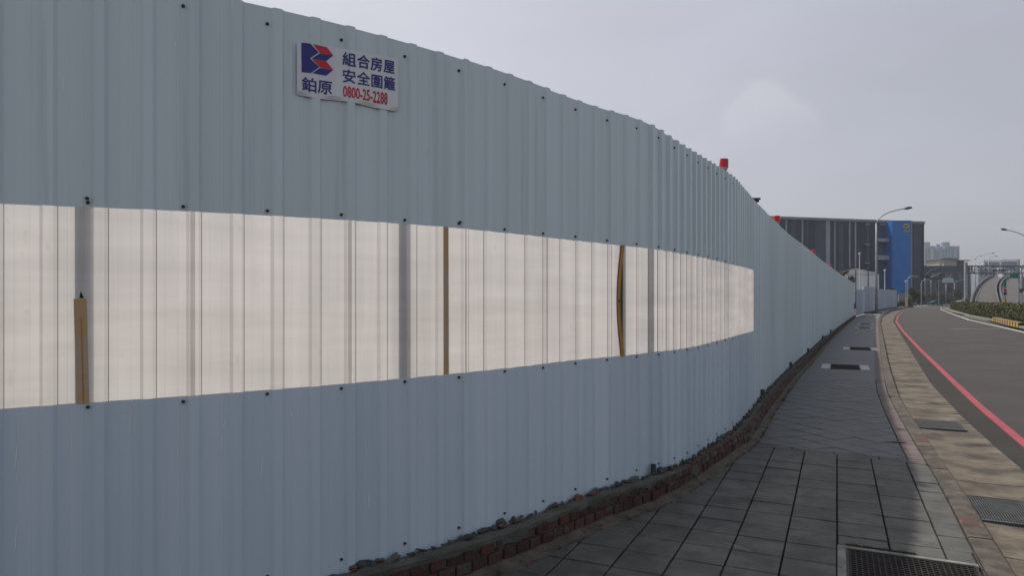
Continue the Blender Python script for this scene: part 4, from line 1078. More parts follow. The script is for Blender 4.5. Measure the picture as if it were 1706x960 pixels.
# gantry over the ramps
YG = 114
ga, gb_ = W(1609, 437, YG), W(1740, 437, YG)
e = empty('sign_gantry', (ga.x, YG, -1.5), 'grey lattice truss gantry spanning the two ramps', 'gantry')
MB().box((ga.x-.2, YG-.2, -1.6), (ga.x+.2, YG+.2, ga.z)).build('column', M_pole, e)
MB().box((ga.x-.38, YG-.38, -1.6), (ga.x+.38, YG+.38, W(0, 497, YG).z)).build('column_base', M_conc, e)
zc0, zc1 = W(0, 455.5, YG).z, W(0, 443.5, YG).z
for z in (zc0, zc1):
    for dy in (-.4, .4): MB().beam((ga.x, YG+dy, z), (gb_.x, YG+dy, z), .16).build('chord', M_gantry, e)
mb = MB(); x = ga.x; k = 0
while x < gb_.x-1.2:
    z0, z1 = (zc0, zc1) if k % 2 else (zc1, zc0)
    for dy in (-.4, .4): mb.beam((x, YG+dy, z0), (x+1.2, YG+dy, z1), .08); mb.beam((x, YG+dy, zc0), (x, YG+dy, zc1), .08)
    x += 1.2; k += 1
mb.build('lattice', M_gantry, e, kind='stuff')
xp = W(1697, 0, YG).x; MB().box((xp-.12, YG-.12, -1.6), (xp+.12, YG+.12, W(0, 432, YG).z)).build('column', M_pole, e)
x0, x1 = W(1679, 0, YG).x, W(1692.5, 0, YG).x
e = empty('direction_sign', ((x0+x1)/2, YG-.6, W(0, 465, YG).z), 'green horizontal direction sign hanging under the gantry over the right ramp', 'road sign')
MB().box((x0, YG-.62, W(0, 464, YG).z), (x1, YG-.54, W(0, 456.5, YG).z)).build('sign_panel', M_green, e)
for x in (x0+.2, x1-.2): MB().beam((x, YG-.5, W(0, 460, YG).z), (x, YG-.5, zc0), .06).build('hanger', M_pole, e)
x0, x1 = W(1663, 0, YG).x, W(1676, 0, YG).x
e = empty('message_sign', ((x0+x1)/2, YG, zc0), 'flat dark panel on top edge of the left ramp below the gantry', 'sign')
MB().box((W(1650.5,0,YG).x, YG-.62, W(0, 452.5, YG).z), (W(1672,0,YG).x, YG-.5, W(0, 450, YG).z)).build('panel', M_dark, e)
# sign post on the gore
YP = 72
pp = Vector((W(1673.3, 0, YP).x, YP, -1.5)); e = empty('traffic_sign_post', pp, 'sign post on the median with a tall green sign, round signs and a yellow board', 'road sign')
MB().tube([pp, Vector((pp.x, pp.y, W(0, 466, YP).z))], .05, n=8).build('post', M_pole, e)
def pan(x0, y0, x1, y1, m, nm): MB().box((W(x0,0,YP).x, YP-.12, W(0,y1,YP).z), (W(x1,0,YP).x, YP-.08, W(0,y0,YP).z)).build(nm, m, e)
pan(1671, 466, 1675.3, 479.5, M_green, 'green_sign'); pan(1672, 494, 1675, 506, M_yel, 'yellow_board')
def disc(px, py, r, m, nm):
    c = W(px, py, YP); n = 20; mb = MB()
    mb.v = [(c.x+math.cos(2*math.pi*k/n)*r, YP-.14, c.z+math.sin(2*math.pi*k/n)*r) for k in range(n)]+[(c.x+math.cos(2*math.pi*k/n)*r, YP-.10, c.z+math.sin(2*math.pi*k/n)*r) for k in range(n)]
    mb.f = [tuple(range(n)), tuple(reversed(range(n, 2*n)))]+[(k, (k+1) % n, n+(k+1) % n, n+k) for k in range(n)]; mb.build(nm, m, e)
disc(1673.3, 483.5, .17, M_ink_r, 'round_sign'); disc(1673.3, 489.3, .19, M_blue_sign, 'round_sign')
YT = 95; pp = Vector((W(1702.5, 0, YT).x, YT, -1.5)); e = empty('traffic_light', pp, 'dark traffic light on a pale post at the right edge of the picture', 'traffic light')
MB().tube([pp, Vector((pp.x, pp.y, W(0, 457, YT).z))], .09, n=8).build('post', M_pole, e)
MB().box((pp.x-.42, YT-.3, W(0, 488, YT).z), (pp.x-.12, YT, W(0, 481.5, YT).z)).build('signal_head', M_dark, e)
MB().box((pp.x+.02, YT-.2, W(0, 486, YT).z), (pp.x+.55, YT-.12, W(0, 480, YT).z)).build('sign_panel', M_green, e)
# ------------------------------------------------------------------ ramps
def ramp(name, rows, label):
    L = np.array([tuple(W(l, y, Y)) for l, r, y, Y in rows]); R_ = np.array([tuple(W(r, y, Y)) for l, r, y, Y in rows]); n = 28
    q = np.linspace(0, 1, n); qs = np.linspace(0, 1, len(rows))
    def ip(A): 
        B = np.stack([np.interp(q, qs, A[:,k]) for k in range(3)], 1)
        for _ in range(4): B[1:-1] = (B[:-2]+2*B[1:-1]+B[2:])/4
        return B
    L = ip(L); R_ = ip(R_); e = empty(name, tuple(L[0]), label, 'ramp')
    mb = MB()
    for a, b in zip(L, R_): mb.v += [tuple(a), tuple(b), (b[0], b[1], -1.7), (a[0], a[1], -1.7)]
    for i in range(n-1):
        a = 4*i; mb.f += [(a, a+1, a+5, a+4), (a+1, a+2, a+6, a+5), (a+3, a, a+4, a+7)]
    mb.build('deck', M_ramp, e)
    for A, sg, nm in ((L, -1, 'parapet'), (R_, 1, 'parapet')):
        mb = MB()
        for i, a in enumerate(A):
            t = A[min(i+1, n-1)]-A[max(i-1, 0)]; t = t/np.linalg.norm(t[:2]); nx, ny = t[1]*sg, -t[0]*sg
            mb.v += [(a[0], a[1], a[2]), (a[0], a[1], a[2]+.85), (a[0]+nx*.3, a[1]+ny*.3, a[2]+.85), (a[0]+nx*.3, a[1]+ny*.3, -1.7)]
        for i in range(n-1):
            for k in range(3): b = 4*i+k; mb.f.append((b, b+1, b+5, b+4))
        mb.f.append((0,1,2,3)); mb.build(nm, M_parap, e)
    mb = MB()
    for a, b in zip(L, R_):
        d = (b-a)/np.linalg.norm(b-a); 
        for off in (.35, .55) : p = a+d*off; mb.v.append((p[0], p[1], p[2]+.02))
    for i in range(n-1): a = 2*i; mb.f.append((a, a+1, a+3, a+2))
    mb.build('edge_line', M_white, e)
    return e
ramp('road_ramp', [(1619,1662,514,105),(1620.5,1660,503,118),(1624,1657.5,492,135),(1630,1658,481,160),(1638,1662,472,190),(1648,1670,465,225),(1656,1681,462,250)], 'left concrete ramp climbing away beyond the hedge, between curved parapets')
ramp('road_ramp', [(1674,1711,514,105),(1671,1707,503,118),(1668,1702,492,135),(1667,1698,481,160),(1671,1698,472,190),(1678,1703,465,225),(1686,1712,462,250)], 'right concrete ramp climbing away behind the sign post')
# ------------------------------------------------------------------ planting
def leaf_cloud(n, fn, size, m, name, parent=None, seed=1):
    r = np.random.default_rng(seed); P = fn(r, n); n = len(P)
    a = r.normal(size=(n,3)); a /= np.linalg.norm(a, axis=1)[:,None]; b = np.cross(a, r.normal(size=(n,3))); b /= np.linalg.norm(b, axis=1)[:,None]
    s = (size*r.uniform(.6, 1.4, n))[:,None]; V = np.concatenate([P-a*s, P-b*s*.5, P+a*s, P+b*s*.5], 0)
    F = np.stack([np.arange(n), np.arange(n)+n, np.arange(n)+2*n, np.arange(n)+3*n], 1)
    off = base_of(parent) if parent else Vector((0,0,0))
    me = bpy.data.meshes.new(name); me.from_pydata([tuple(v) for v in (V-np.array(off))], [], [tuple(int(q) for q in f) for f in F]); me.materials.append(m)
    o = bpy.data.objects.new(name, me); col.objects.link(o); o.parent = parent; return o
# median: polygon right of the white line
md_px = [(1572,513.8),(1590,519.5),(1612,526.5),(1652,534.5),(1696,545),(1740,556),(1800,572)]
mk = resample(poly_world(md_px, 0), 1.0)[::-1]      # from near-right to far-left
mk = mk[::-1]
mo = offset_pl(mk, 0)
dirv = np.array([.53, 1.0])/np.linalg.norm([.53, 1])
side = offset_pl(mk, -0.0)
# kerb of the median
kerbM = bpy.data.objects.new('median_kerb', None); col.objects.link(kerbM); kerbM.location = (mk[-1][0], mk[-1][1], -1.55); tag(kerbM, kind='structure')
T2 = np.gradient(mk, axis=0); T2 /= np.linalg.norm(T2, axis=1)[:,None]
inn_n = np.stack([-T2[:,1], T2[:,0]], 1)
if inn_n[5][0] < 0: inn_n = -inn_n                       # inward: away from the near road
def mkerb(i0, i1, m, nm, h=.17):
    mb = MB(); n = 0
    for i in range(i0, i1+1):
        a = mk[i]; b = mk[i]+inn_n[i]*.22; g = gz(a[1])
        mb.v += [(a[0], a[1], g+DR-.05), (a[0], a[1], g+DR+h), (b[0], b[1], g+DR+h), (b[0], b[1], g+DR-.05)]; n += 1
    for i in range(n-1):
        for k in range(3): a_ = 4*i+k; mb.f.append((a_, a_+1, a_+5, a_+4))
    mb.f.append((0,1,2,3)); mb.f.append((4*n-1,4*n-2,4*n-3,4*n-4)); mb.build(nm, m, kerbM)
pxm = CX+F_PX*mk[:,0]/mk[:,1]
iy0 = int(np.argmin(abs(pxm-1652))); iy1 = int(np.argmin(abs(pxm-1696)))
lo_i, hi_i = min(iy0, iy1), max(iy0, iy1)
mkerb(0, lo_i, M_conc, 'kerb_run'); mkerb(hi_i, len(mk)-1, M_conc, 'kerb_run')
# black and yellow blocks, laid out evenly
A0 = mk[lo_i]; A1 = mk[hi_i]; NB = 22
for k in range(NB):
    f0, f1 = k/NB, (k+1)/NB; p = A0+(A1-A0)*f0; q_ = A0+(A1-A0)*f1; n_ = inn_n[lo_i]
    MB().prism([tuple(x) for x in (lambda r: r if sum(r[i][0]*r[(i+1)%4][1]-r[(i+1)%4][0]*r[i][1] for i in range(4)) > 0 else r[::-1])([tuple(p), tuple(q_), tuple(q_+n_*.25), tuple(p+n_*.25)])], lambda x, y: gz(y)+DR-.05, lambda x, y: gz(y)+DR+.33).build('painted_block', M_yel if k % 2 == 0 else M_blk, kerbM)
# median soil
A = [tuple(p+n_*.15) for p, n_ in zip(mk, inn_n)]; B = [tuple(p+np.array([9+.0*p[1], 16.0])) for p in mk]
sheet('median_soil', A, B, DR+.10, M_ground)
def hedge(path, width, height, label, n, seed, side_n, size=.05):
    P = resample(path, .6); e = empty('hedge', (P[len(P)//2][0], P[len(P)//2][1], gz(P[0][1])), label, 'hedge', 'clipped hedges on the median')
    nn_ = np.gradient(P, axis=0); nn_ /= np.linalg.norm(nn_, axis=1)[:,None]; nr = np.stack([-nn_[:,1], nn_[:,0]], 1)*side_n
    mb = MB(); hj = smooth(np.random.default_rng(seed).normal(0, .07, len(P)), 1)
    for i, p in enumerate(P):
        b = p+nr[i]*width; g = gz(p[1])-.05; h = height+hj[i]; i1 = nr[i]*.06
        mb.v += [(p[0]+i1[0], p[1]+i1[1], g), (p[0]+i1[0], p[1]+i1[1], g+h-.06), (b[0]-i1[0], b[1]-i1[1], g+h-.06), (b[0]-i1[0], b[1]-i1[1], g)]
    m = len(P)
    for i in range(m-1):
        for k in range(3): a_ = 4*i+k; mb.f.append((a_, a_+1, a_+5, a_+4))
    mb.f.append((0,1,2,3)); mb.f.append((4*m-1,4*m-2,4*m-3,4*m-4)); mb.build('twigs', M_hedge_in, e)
    def fn(r, n):
        t = r.uniform(0, m-1.001, n); i = t.astype(int); f = (t-i)[:,None]; p = P[i]*(1-f)+P[i+1]*f; nn2 = nr[i]; h = height+hj[i]
        face = r.choice(3, n, p=[.5,.42,.08]); wv = r.uniform(0, width, n); zv = r.uniform(0, 1, n)*h
        wv = np.where(face == 0, r.normal(0,.035,n), wv); wv = np.where(face == 2, width+r.normal(0,.03,n), wv)
        bulge = .05*np.sin(t*2.1)+.04*np.sin(t*5.3); zv = np.where(face == 1, h+r.normal(0,.035,n)+bulge, zv)
        xy = p+nn2*wv[:,None]; return np.stack([xy[:,0], xy[:,1], np.array([gz(y) for y in xy[:,1]])-.05+zv], 1)
    leaf_cloud(n, fn, size, M_hedge, 'foliage', e, seed)
    # shut the ends
    for q_ in (0, m-1):
        def fe(r, n, q_=q_):
            u = r.uniform(0, width, n); z = r.uniform(0, height, n); xy = P[q_]+nr[q_]*u[:,None]; return np.stack([xy[:,0]+r.normal(0,.04,n), xy[:,1]+r.normal(0,.04,n), gz(P[q_][1])-.05+z], 1)
        leaf_cloud(500, fe, size, M_hedge, 'foliage', e, seed+50)
h1 = [p+n_*.75 for p, n_ in zip(mk, inn_n)]
i_a = int(np.argmin(abs(pxm-1574))); i_b = len(mk)-1
hp = h1[min(i_a, i_b):max(i_a, i_b)+1]
sn = 1.0 if np.dot(np.array([-(hp[1]-hp[0])[1], (hp[1]-hp[0])[0]]), inn_n[3]) > 0 else -1.0
hedge(hp, 1.5, 1.08, 'long olive green clipped hedge following the median kerb', 26000, 5, sn)
h2 = [p+n_*4.2 for p, n_ in zip(hp, [inn_n[3]]*len(hp))]
hedge(h2[int(len(h2)*.15):], 1.6, .95, 'second lower hedge behind the long one, in front of the ramps', 9000, 8, sn)
def tree(name, c, H, R0, m, label, n=5000, bare=False, seed=1, size=.12):
    e = empty(name, c, label, 'tree'); r = random.Random(seed); mb = MB()
    mb.tube([c, c+Vector((.05,0,H*.35)), c+Vector((-.05,0,H*.7))], [.12*H/5,.09*H/5,.04*H/5], n=8)
    tips = []
    for k in range(16):
        a = r.uniform(0, 6.28); z = H*r.uniform(.25, .7); L = R0*r.uniform(.5, 1); p0_ = c+Vector((0,0,z)); p1_ = p0_+Vector((math.cos(a)*L, math.sin(a)*L, L*r.uniform(.3,.9)))
        mb.tube([p0_, (p0_+p1_)/2+Vector((0,0,.1)), p1_], [.045*H/5,.03*H/5,.012*H/5], n=5); tips.append(p1_); tips.append((p0_+p1_)/2)
    tips.append(c+Vector((0,0,H*.85)))
    mb.build('trunk', M_trunk, e)
    T = np.array([tuple(t) for t in tips])
    def fn(rr, n):
        i = rr.integers(0, len(T), n); return T[i]+rr.normal(0, R0*(.17 if bare else .23), (n,3))*np.array([1,1,.8])
    leaf_cloud(n, fn, size, m, 'crown', e, seed)
for i, (px, Y, top, wpx, m, lab, bare) in enumerate(((1404, 95, 430, 10, M_leaf_b, 'half-bare brownish tree behind the shed, nearer the hoarding', True), (1414, 98, 434, 9, M_leaf_b, 'second half-bare olive tree behind the shed roof peak', True),
        (1486, 135, 477, 7, M_leaf, 'small green shrub-like tree right behind the last hoarding', False), (1521, 150, 476, 9, M_leaf, 'bushy green tree left of the signal mast', False), (1532, 165, 481, 8, M_leaf, 'lower green tree between the two signal masts', False),
        (1596, 240, 478, 9, M_leaf, 'dark green tree left of the gantry post', False), (1572, 255, 483, 12, M_leaf, 'dark wide tree before the low dark building', False), (1551, 250, 486, 8, M_leaf, 'small dark tree behind the paired street lamps', False))):
    H = (HZ-top)/F_PX*Y+1.5; tree('tree', Vector((W(px,0,Y).x, Y, -1.5)), H, wpx/F_PX*Y*.8, m, lab, n=1500 if bare else 5000, bare=bare, seed=i+3, size=.10 if bare else .16)
def low_bush(px0, px1, Y, h, m, lab, n=2500, seed=2):
    x0, x1 = W(px0,0,Y).x, W(px1,0,Y).x; e = empty('bush_row', ((x0+x1)/2, Y, -1.5), lab, 'bushes')
    def fn(r, n):
        t = r.uniform(0, 1, n); ph = .75+.25*np.sin(t*23)+.1*np.sin(t*61); return np.stack([x0+(x1-x0)*t, Y+r.uniform(-.8,.8,n), -1.5+h*ph*r.uniform(0,1,n)**.6], 1)
    leaf_cloud(n, fn, .13, m, 'foliage', e, seed)
low_bush(1495, 1506, 150, 1.3, M_leaf, 'low green bushes left of the utility box', 1500)
low_bush(1516, 1568, 215, 1.7, M_leaf, 'row of low dark bushes beyond the crosswalk', 6000, 3)
low_bush(1562, 1612, 238, 2.2, M_leaf, 'row of dark bushes behind the parked cars', 7000, 4)
# pale far pavement and planter wall
MB().quad((W(1494,0,140).x,139,-1.405),(W(1530,0,140).x,139,-1.405),(W(1560,0,215).x,214,-1.405),(W(1500,0,215).x,214,-1.405)).build('far_pavement', M_frame_c, kind='structure')
MB().quad((W(1545,0,150).x,165,-1.40),(W(1562,0,160).x,172,-1.40),(W(1568,0,195).x,195,-1.40),(W(1550,0,195).x,195,-1.40)).build('traffic_island', M_frame_c, kind='structure')
a, b = W(1496, 0, 160), W(1526, 0, 160)
MB().box((a.x, 159.6, -1.6), (b.x, 160.2, W(0, 490, 160).z)).build('garden_wall', M_conc, label='low beige concrete wall behind the utility box', cat='wall', bevel=.03)
# ------------------------------------------------------------------ vehicles
def car(px, Y, m, label, L=4.2, rot=0.0):
    c = Vector((W(px,0,Y).x, Y, -1.5)); e = empty('parked_car', c, label, 'car', 'cars parked beyond the crossing')
    prof = [(-.5,.30),(-.5,.62),(-.46,.78),(-.28,.86),(-.16,1.30),(.16,1.40),(.34,1.30),(.44,.92),(.5,.84),(.5,.30)]
    def ex(pr, hw, nm, mm, zoff=0):
        mb = MB(); n = len(pr); mb.v = [(c.x+x*L, c.y-hw, c.z+z) for x, z in pr]+[(c.x+x*L, c.y+hw, c.z+z) for x, z in pr]
        mb.f = [tuple(range(n)), tuple(reversed(range(n, 2*n)))]+[(i, n+i, n+(i+1) % n, (i+1) % n) for i in range(n)]; return mb.build(nm, mm, e)
    ex(prof, .82, 'body', m); ex([(-.25,.90),(-.15,1.26),(.15,1.34),(.31,1.26),(.38,.94)], .835, 'window', M_glass)
    for x in (-.31, .31):
        for y in (-.8, .8): MB().tube([(c.x+x*L, c.y+y-.09, c.z+.31), (c.x+x*L, c.y+y+.09, c.z+.31)], .31, n=14).build('wheel', M_tyre, e)
    for x in (-.503, .503): MB().box((c.x+x*L-.02, c.y-.7, c.z+.6), (c.x+x*L+.02, c.y-.45, c.z+.72)).build('headlight', M_shed, e)
car(1603, 175, M_carw, 'white car parked left of the gantry post', L=4.8); car(1558.5, 205, M_cart, 'teal car standing between the far street lamps')
# ------------------------------------------------------------------ buildings
def facade_pt(px, py): 
    Y = 190+(px-1270)*(14/270.); return W(px, py, Y)
wb = facade_pt(1400, 500)
wh = empty('warehouse', (wb.x, wb.y, -1.6), 'huge dark grey striped warehouse with a bright blue stair tower', 'building')
P0, P1 = facade_pt(1215, 0), facade_pt(1540, 0); dv = (P1-P0); dv.z = 0; dv.normalize(); bk = Vector((-dv.y, dv.x, 0))
topz = W(0, 368, 199).z
MB().prism([(P0.x, P0.y+.5), (P1.x, P1.y+.5), (P1.x+bk.x*45, P1.y+bk.y*45), (P0.x+bk.x*45, P0.y+bk.y*45)], -1.7, topz).build('wall', M_w0, wh)
bnds = [1215,1232,1240,1262,1270,1283,1297,1308.5,1311.5,1318.5,1325.5,1335.5,1338.5,1344,1347,1358,1362,1376,1383,1389.8,1392.3,1397,1406,1414.5,1417,1424,1426.8,1433,1439]
tones = [0,1,0,2,0,1,0,2,0,1.5,0,2,0,1.5,0,1,1,2,0,2,0,1,0,2,0,2,0,0]
for i in range(len(bnds)-1):
    a, b = facade_pt(bnds[i]+.15, 0), facade_pt(bnds[i+1]-.15, 0); m = {0: M_w0, 1: M_w1, 1.5: M_w1, 2: M_w2}[tones[i]]
    MB().prism([(a.x, a.y), (b.x, b.y), (b.x, b.y+.45), (a.x, a.y+.45)], -1.6, topz-.35).build('cladding_panel', m, wh)
for x0, x1, m in ((1518,1522,M_w0),(1522.3,1526,M_w1),(1526.3,1530,M_w2),(1530.3,1534,M_w1),(1534.3,1539.6,M_w0)):
    a, b = facade_pt(x0, 0), facade_pt(x1, 0); MB().prism([(a.x, a.y), (b.x, b.y), (b.x, b.y+.45), (a.x, a.y+.45)], -1.6, topz-.35).build('cladding_panel', m if m is not M_w2 else M_w1, wh)
for x0, x1, m in ((1440,1444,M_w0),(1444.3,1448,M_w1),(1448.3,1454,M_w0),(1454.3,1458,M_w1)):
    a, b = facade_pt(x0, 0), facade_pt(x1, 0); MB().prism([(a.x, a.y), (b.x, b.y), (b.x, b.y+.45), (a.x, a.y+.45)], -1.6, topz-.35).build('cladding_panel', m, wh)
MB().beam((P0.x, P0.y-.05, topz+.0), (P1.x, P1.y-.05, topz+.0), .5, .7).build('parapet', M_wcap, wh)
for y0, y1 in ((396.5,402),(425,432.5)):
    a, b = facade_pt(1457, 0), facade_pt(1488, 0); Yc = 197.0
    z0, z1 = W(0, y1, Yc).z, W(0, y0, Yc).z
    MB().prism([(a.x, a.y-2.0), (b.x, b.y-2.0), (b.x, b.y+.3), (a.x, a.y+.3)], z0, z1).build('balcony', M_w2, wh)
for x, y in ((1444,374),(1470,374.5),(1443,407.5),(1443,438.5)):
    p = facade_pt(x, y); MB().box((p.x-.75, p.y-.7, p.z-.2), (p.x+.75, p.y, p.z+.2)).build('canopy', M_wcap, wh)
tx0, tx1 = W(1486.5, 0, 197).x, W(1517.5, 0, 197).x; tz = W(0, 367.3, 197).z
MB().box((tx0, 197, -1.6), (tx1, 206, tz)).build('blue_tower', M_blue, wh)
MB().box((tx1, 197.05, -1.6), (tx1+.45, 205, tz-.1)).build('corner_strip', M_wcap, wh)
# emblem and three characters
c = W(1510, 376.5, 196.9); n = 26; mb = MB(); mb.v = [(c.x+math.cos(2*math.pi*k/n)*.88, 196.88, c.z+math.sin(2*math.pi*k/n)*.66) for k in range(n)]; mb.f = [tuple(range(n))]; mb.build('emblem', M_yellow, wh)
mb = MB(); pr = [(-.5,-.25),(-.55,.05),(-.4,.3),(-.3,.12),(0,.1),(.15,.35),(.25,.18),(.42,.4),(.5,.05),(.35,-.12),(.4,-.35),(.2,-.2),(-.2,-.22),(-.3,-.4)]
mb.v = [(c.x+x, 196.84, c.z+z) for x, z in pr]; mb.f = [tuple(range(len(pr)))]; mb.build('emblem_figure', M_black, wh)
xa, xb_ = W(1505, 0, 196.9).x, W(1515.5, 0, 196.9).x; za, zb2 = W(0, 387, 196.9).z, W(0, 382.8, 196.9).z
letters('宅急便', 0, 0, 0, 0, M_yellow, 'lettering', bold=.03, target=wh, mapf=lambda a, b: (xa+(xb_-xa)*a, 196.86, za+(zb2-za)*b))
# teal box on the left of the roof
a = W(1278, 366, 180); MB().box((a.x, 186, topz-.5), (W(1289.5,0,180).x, 188.9, W(0, 358.5, 180).z)).build('roof_box', M_blue_sign if False else M_green, wh)
wh.children[-1].data.materials[0] = mat('roof_teal', (.05,.12,.16), rough=.6)
# white shed with a gable
YSH = 122
def sh(px, py): return W(px, py, YSH)
e = empty('site_shed', (sh(1430,0).x, YSH, -1.5), 'white metal shed with a low gable roof behind the far hoarding', 'shed')
g = [(1390,505),(1459,505),(1459,453.3),(1426,446.5),(1390,455)]
mb = MB(); mb.v = [tuple(sh(*p)) for p in g]+[tuple(sh(*p)+Vector((4.5,14,0))) for p in g]; mb.f = [(0,1,2,3,4),(9,8,7,6,5),(1,6,7,2),(0,4,9,5)]; mb.build('wall', M_shed, e)
for a, b in (((1388,455.6),(1426,446.2)),((1426,446.2),(1460,453.4))):
    A_, B_ = sh(*a), sh(*b); mb = MB(); mb.quad(A_+Vector((0,-.25,.04)), B_+Vector((0,-.25,.04)), B_+Vector((4.5,14,.04)), A_+Vector((4.5,14,.04)))
    o_ = mb.build('roof', M_line, e); md = o_.modifiers.new('s', 'SOLIDIFY'); md.thickness = .10; md.offset = 1
for px in (1405, 1425.6, 1446.5): A_ = sh(px, 505); MB().box((A_.x-.05, YSH-.08, -1.6), (A_.x+.05, YSH-.005, sh(px, 449.5 if px != 1405 else 452.3).z)).build('downpipe', M_line, e)
MB().box((sh(1391,0).x, YSH-.05, sh(0,457.6).z-.03), (sh(1458.5,0).x, YSH-.006, sh(0,457.6).z+.03)).build('seam', M_line, e)
MB().box((sh(1416.5,0).x, YSH-.10, sh(0,470).z), (sh(1424,0).x, YSH-.004, sh(0,464).z)).build('window', M_glass, e)
MB().box((sh(1416,0).x, YSH-.5, sh(0,464).z), (sh(1424.5,0).x, YSH-.004, sh(0,463).z)).build('window_hood', M_line, e)
a, b = sh(1459.5,505), sh(1466,505); MB().box((a.x, YSH+.3, -1.6), (b.x, YSH+9, sh(0,457).z)).build('side_room', M_shed, e)
# low dark building with roof structures
YL = 300
def lw(px, py): return W(px, py, YL)
e = empty('low_building', (lw(1575,0).x, YL, -1.6), 'long low dark building with a beige block on its roof, behind the lamps', 'building')
MB().box((lw(1530,0).x, YL, -1.7), (lw(1618,0).x, YL+30, lw(0,443.5).z)).build('wall', M_lowb, e)
MB().box((lw(1529,0).x, YL-.6, lw(0,452).z), (lw(1619,0).x, YL, lw(0,443).z)).build('fascia', M_w0, e)
for k in range(9): x = 1543+k*7.6; MB().box((lw(x,0).x, YL-.3, lw(0,466).z), (lw(x+5,0).x, YL-.02, lw(0,455).z)).build('window', M_glass if k % 3 else M_w0, e)
for k in range(8): x = 1546+k*8.4; MB().box((lw(x,0).x, YL-.35, lw(0,486).z), (lw(x+6,0).x, YL-.02, lw(0,472).z)).build('wall_bay', M_brown if k % 2 else M_w0, e)
MB().box((lw(1577,0).x, YL+2, lw(0,443.5).z), (lw(1599,0).x, YL+15, lw(0,431).z)).build('roof_block', M_cream, e)
MB().box((lw(1574,0).x, YL+1, lw(0,431).z), (lw(1600,0).x, YL+16, lw(0,429.6).z)).build('roof_slab', M_wcap, e)
MB().box((lw(1600,0).x, YL+2, lw(0,443.5).z), (lw(1611,0).x, YL+14, lw(0,434.5).z)).build('roof_block', M_w1, e)
MB().box((lw(1597,0).x, YL+.5, lw(0,434.4).z), (lw(1618,0).x, YL+16, lw(0,433.2).z)).build('roof_slab', M_line, e)
for px in (1571, 1573.5): MB().box((lw(px,0).x, YL+2, lw(0,443.5).z), (lw(px,0).x+.3, YL+2.3, lw(0,430).z)).build('roof_mast', M_wcap, e)
# apartment towers
YA = 850
def ap(px, py): return W(px, py, YA)
def tower(x0, x1, ytop, crown, label, seed):
    e = empty('apartment_tower', (ap((x0+x1)/2,0).x, YA, -1.6), label, 'building', 'far pale apartment towers')
    xa, xb_ = ap(x0,0).x, ap(x1,0).x; zt_ = ap(0,ytop).z
    MB().box((xa, YA, -1.7), (xb_, YA+22, zt_)).build('wall', M_apt, e)
    cx0, cx1, cy = crown; MB().tube([Vector(((ap(cx0,0).x+ap(cx1,0).x)/2, YA+9, zt_-.1)), Vector(((ap(cx0,0).x+ap(cx1,0).x)/2, YA+9, ap(0,cy).z))], (ap(cx1,0).x-ap(cx0,0).x)/2, n=14).build('crown', M_apt, e)
    nfl = int((zt_-2)/3.2); ncol = max(2, int((xb_-xa)/3.4)); mb = MB(); wst = (xb_-xa)/ncol
    for k in range(nfl):
        for c_ in range(ncol):
            if (c_+seed) % 4 == 3: continue
            x = xa+wst*(c_+.18); z = 1.2+k*3.2; mb.box((x, YA-.25, z), (x+wst*.62, YA-.02, z+1.8))
    mb.build('windows', M_glass, e, kind='stuff')
    mb = MB()
    for c_ in range(ncol):
        if (c_+seed) % 4 == 3: mb.box((xa+wst*c_+.2, YA-1.3, 0), (xa+wst*(c_+1)-.2, YA-.01, zt_-3))
    if mb.f: mb.build('bay', M_cream if seed == 1 else M_apt, e)
tower(1540.5, 1559, 410, (1544.5,1556,403), 'leftmost far apartment tower with a round crown, beside the warehouse', 1)
tower(1559.5, 1573.5, 413.5, (1567,1573,406), 'middle narrower far apartment block between the round-crowned towers', 2)
tower(1574, 1598.5, 410, (1576,1589,403), 'right and widest far apartment tower with a flat round crown', 0)
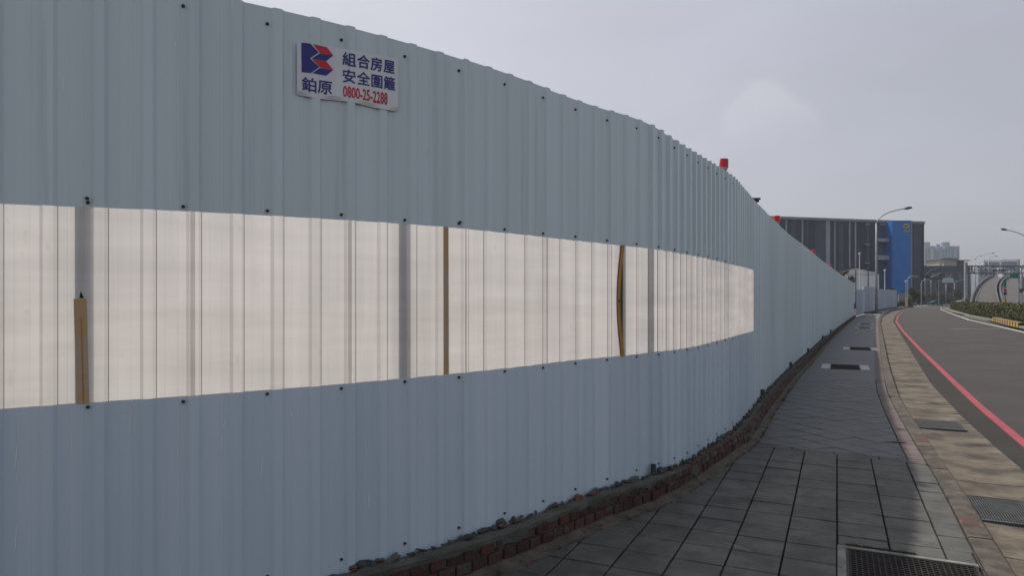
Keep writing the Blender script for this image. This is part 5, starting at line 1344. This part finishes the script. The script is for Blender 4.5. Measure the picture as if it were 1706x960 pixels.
# pale building behind the gantry
YB = 420
def fb_(px, py): return W(px, py, YB)
e = empty('far_office', (fb_(1660,0).x, YB, -1.6), 'pale office building with roof frames behind the gantry', 'building')
MB().box((fb_(1630,0).x, YB, -1.7), (fb_(1658,0).x, YB+25, fb_(0,446).z)).build('wall', M_apt, e)
MB().box((fb_(1658,0).x, YB-6, -1.7), (fb_(1688,0).x, YB+25, fb_(0,452).z)).build('wall', M_shed, e)
for (x0, x1, y0, y1) in ((1630.5,1657,435,446),(1658.5,1687,434,452)):
    mb = MB(); n = 7
    for k in range(n+1): x = fb_(x0+(x1-x0)*k/n,0).x; mb.box((x-.12, YB-5.5, fb_(0,y1).z), (x+.12, YB-5.2, fb_(0,y0).z))
    for z in (fb_(0,y0).z, fb_(0,(y0+y1)/2).z): mb.box((fb_(x0,0).x, YB-5.55, z-.15), (fb_(x1,0).x, YB-5.15, z+.15))
    mb.build('roof_frame', M_w2, e)
    MB().box((fb_(x0+1,0).x, YB-5, fb_(0,y1).z-.1), (fb_(x1-1,0).x, YB-4, fb_(0,y0+2).z)).build('screen_wall', M_apt, e)
for k in range(6): x = 1633+k*4.1; MB().box((fb_(x,0).x, YB-.4, fb_(0,460).z), (fb_(x+2.8,0).x, YB-.02, fb_(0,449).z)).build('window', M_glass, e)
for k in range(5): x = 1661+k*5.2; MB().box((fb_(x,0).x, YB-6.4, fb_(0,468).z), (fb_(x+3.6,0).x, YB-6.02, fb_(0,456).z)).build('window', M_glass, e)
e = empty('far_house', (W(1618,0,520).x, 520, -1.6), 'small pale far building between the gantry post and the ramps', 'building')
MB().box((W(1608,0,520).x, 520, -1.7), (W(1630,0,520).x, 540, W(0,458,520).z)).build('wall', M_shed, e)
for k in range(4): x = 1610+k*5; MB().box((W(x,0,520).x, 519.6, W(0,470,520).z), (W(x+3,0,520).x, 519.98, W(0,463,520).z)).build('window', M_glass, e)
MB().box((W(1607,0,520).x, 518, W(0,458,520).z), (W(1631,0,520).x, 541, W(0,457,520).z)).build('roof', M_wcap, e)
e = empty('far_office', (W(1706,0,480).x, 480, -1.6), 'grey far building at the right edge behind the ramps', 'building')
MB().box((W(1690,0,480).x, 480, -1.7), (W(1730,0,480).x, 510, W(0,462,480).z)).build('wall', M_apt, e)
for k in range(6): x = 1692+k*6; MB().box((W(x,0,480).x, 479.6, W(0,476,480).z), (W(x+4,0,480).x, 479.98, W(0,467,480).z)).build('window', M_glass, e)
# ------------------------------------------------------------------ haze
hm = bpy.data.materials.new('haze'); hm.use_nodes = True; t = hm.node_tree; t.nodes.clear(); o_ = t.nodes.new('ShaderNodeOutputMaterial'); pvn = t.nodes.new('ShaderNodeVolumePrincipled')
pvn.inputs['Color'].default_value = (.74,.82,.97,1); pvn.inputs['Density'].default_value = .00035; pvn.inputs['Anisotropy'].default_value = .3
t.links.new(pvn.outputs[0], o_.inputs['Volume'])
MB().box((-300, -150, -3), (1500, 1000, 85)).build('haze', hm, kind='stuff')
